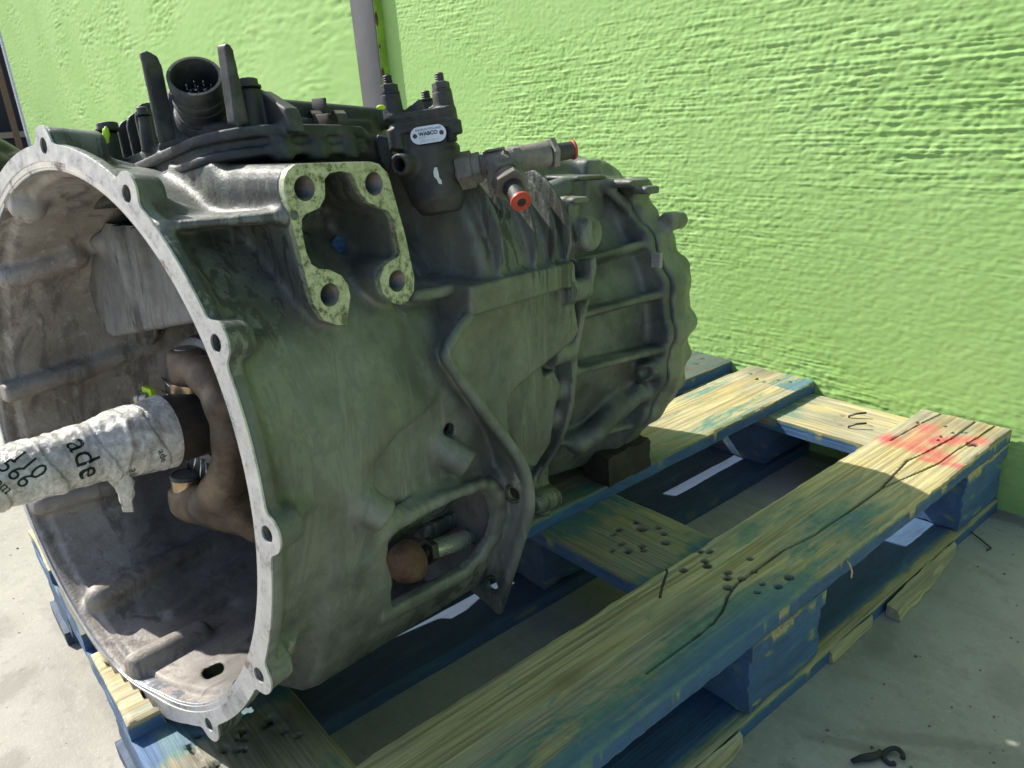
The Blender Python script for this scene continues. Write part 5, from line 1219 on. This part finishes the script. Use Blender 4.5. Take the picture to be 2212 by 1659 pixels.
# ------------------------------------------------------------------ plastic film wrapped round the shaft
def film_mat():
    m = Mat('crumpled_white_film', 0.2, 0.0, 0.6)
    a = m.noise(30, 6, 0.7); b = m.noise(120, 5, 0.7, None, 1.2)
    m.col(m.ramp(a, [(0.35, (0.42, 0.40, 0.32)), (0.6, (0.68, 0.68, 0.64))])); m.set('Roughness', m.ramp(b, [(0.3, 0.10), (0.7, 0.32)]))
    m.set('Alpha', m.ramp(b, [(0.35, 0.62), (0.6, 0.97)])); m.bump(m.math('ADD', b, m.math('MULTIPLY', m.vor(70), 1.2)), 0.003, 0.6); return m.m
M_FILM = film_mat()
FILM = empty('plastic_wrap', (0, 0, 0), 'white printed plastic film taped round the input shaft end', 'plastic wrap', mat=GM)
ns, nt = 190, 150; S = np.linspace(-178, 62, ns)
TH = np.linspace(0, 2 * math.pi, nt, endpoint=False)
base_r = np.interp(S, [-178, -90, -40, -8, 4, 18, 30, 44, 58, 62], [22, 24, 25.5, 26, 29, 31.5, 32, 32.5, 34.4, 34.6])
sg, tg = np.meshgrid(S, TH, indexing='ij')
cr = gnoise(ns, nt, 5, 4, 51); cr2 = gnoise(ns, nt, 1.6, 7, 52); cr3 = gnoise(ns, nt, 1.3, 1.5, 53)
amp = np.interp(S, [-178, -60, -15, 5, 25, 45, 55, 62], [1, 1, 1.3, 1.6, 1.1, .6, .25, .1])[:, None]
Rf = base_r[:, None] + amp * (0.3 * cr - .42 * np.abs(cr2)**.8 + .12 * cr3) + 1.2
Rf += 1.5 * (((tg / (2 * math.pi)) * 1.0 + sg / 44 + .06 * np.sin(3 * tg)) % 1.0)
for c0, sl2, am in ((-30, 14, 2.4), (-95, -16, 2.0), (8, 10, 2.2), (-130, 10, 1.6)):
    Rf += am * np.exp(-((sg - c0 - sl2 * np.sin(tg + .6)) / 2.6)**2) * (.6 + .4 * np.sin(2 * tg + c0))
Pf = np.stack([Rf * np.cos(tg), Rf * np.sin(tg), sg], -1).reshape(-1, 3)
fc = grid_faces(ns, nt); wrapq = np.stack([np.arange(ns - 1) * nt + nt - 1, (np.arange(ns - 1) + 1) * nt + nt - 1, (np.arange(ns - 1) + 1) * nt, np.arange(ns - 1) * nt], 1)
link('film_sleeve', mesh_np('film_sleeve', gl(Pf), np.concatenate([fc, wrapq])[:, ::-1]), M_FILM, FILM)
def rsurf(th, s): return float(np.interp(s, S, base_r)) + 2.6
# twisted tail of film
bm = bmesh.new(); rows = []; tp = [gs(x, y, 18) for x, y in ((262, 985), (268, 1010), (276, 1035), (282, 1058), (284, 1080), (286, 1103))]; wd = [17, 13, 10.5, 8, 6, 5]
for k, p in enumerate(tp):
    row = []
    for j in range(13):
        t = 2 * math.pi * j / 13 + k * .35; r = wd[k] * (1 + .28 * math.sin(5 * t + k)); row.append(bm.verts.new(g1(p + np.array((0, 0, 6.0)) * 0 + CAMX * math.cos(t) * r + CAMZ * math.sin(t) * r * .35 + np.array((0, 0, -1)) * (8 - k))))
    rows.append(row)
for a, b in zip(rows[:-1], rows[1:]):
    for i in range(13): bm.faces.new((a[i], a[(i + 1) % 13], b[(i + 1) % 13], b[i]))
bm.faces.new(rows[-1]); bmesh.ops.subdivide_edges(bm, edges=bm.edges[:], cuts=1, use_grid_fill=True)
for v in bm.verts: v.co += Vector((random.uniform(-1, 1), random.uniform(-1, 1), random.uniform(-1, 1))) * .0006
bm_link('film_tail', bm, M_FILM, FILM, smooth=True)
# print on the film: dark green letters running round the sleeve
M_GINK = plain('dark_green_print', (0.008, 0.030, 0.024), 0.35, 0, .3)
def film_text(txt, px, py, size, rot):
    p = gcyl(px, py, 27); th0 = math.atan2(p[1], p[0]); s0 = p[2]
    p = gcyl(px, py, rsurf(0, s0)); th0 = math.atan2(p[1], p[0]); s0 = p[2]; c, s = math.cos(rad(rot)), math.sin(rad(rot))
    def fn(x, y, z):
        X, Y = x * c - y * s, x * s + y * c; ss = s0 + X; th = th0 + Y / 29.0
        i = np.clip((ss + 178) / 240 * (ns - 1), 0, ns - 2); j = (th % (2 * math.pi)) / (2 * math.pi) * nt; i0, j0 = int(i), int(j)
        r = max(Rf[min(i0 + a, ns - 1), (j0 + b) % nt] for a in (0, 1) for b in (0, 1)) + .25
        return gl((r * math.cos(th), r * math.sin(th), ss))[0]
    me = text_mesh(txt, size, .01)
    bm = bmesh.new(); bm.from_mesh(me); bmesh.ops.subdivide_edges(bm, edges=[e for e in bm.edges if e.calc_length() > 1.2], cuts=3); bmesh.ops.triangulate(bm, faces=bm.faces[:])
    for v in bm.verts: v.co = Vector(fn(*v.co))
    bm.to_mesh(me); bm.free(); me.materials.clear(); link('film_print', me, M_GINK, FILM)
film_text('ade', 186, 990, 29, -84)
film_text('110', 62, 1003, 20, -62); film_text('566', 35, 1022, 20, -62); film_text('om', 8, 1050, 13, -62)
film_text('ade', 352, 985, 9, -75)
film_text('adc', 290, 1027, 11, -80)
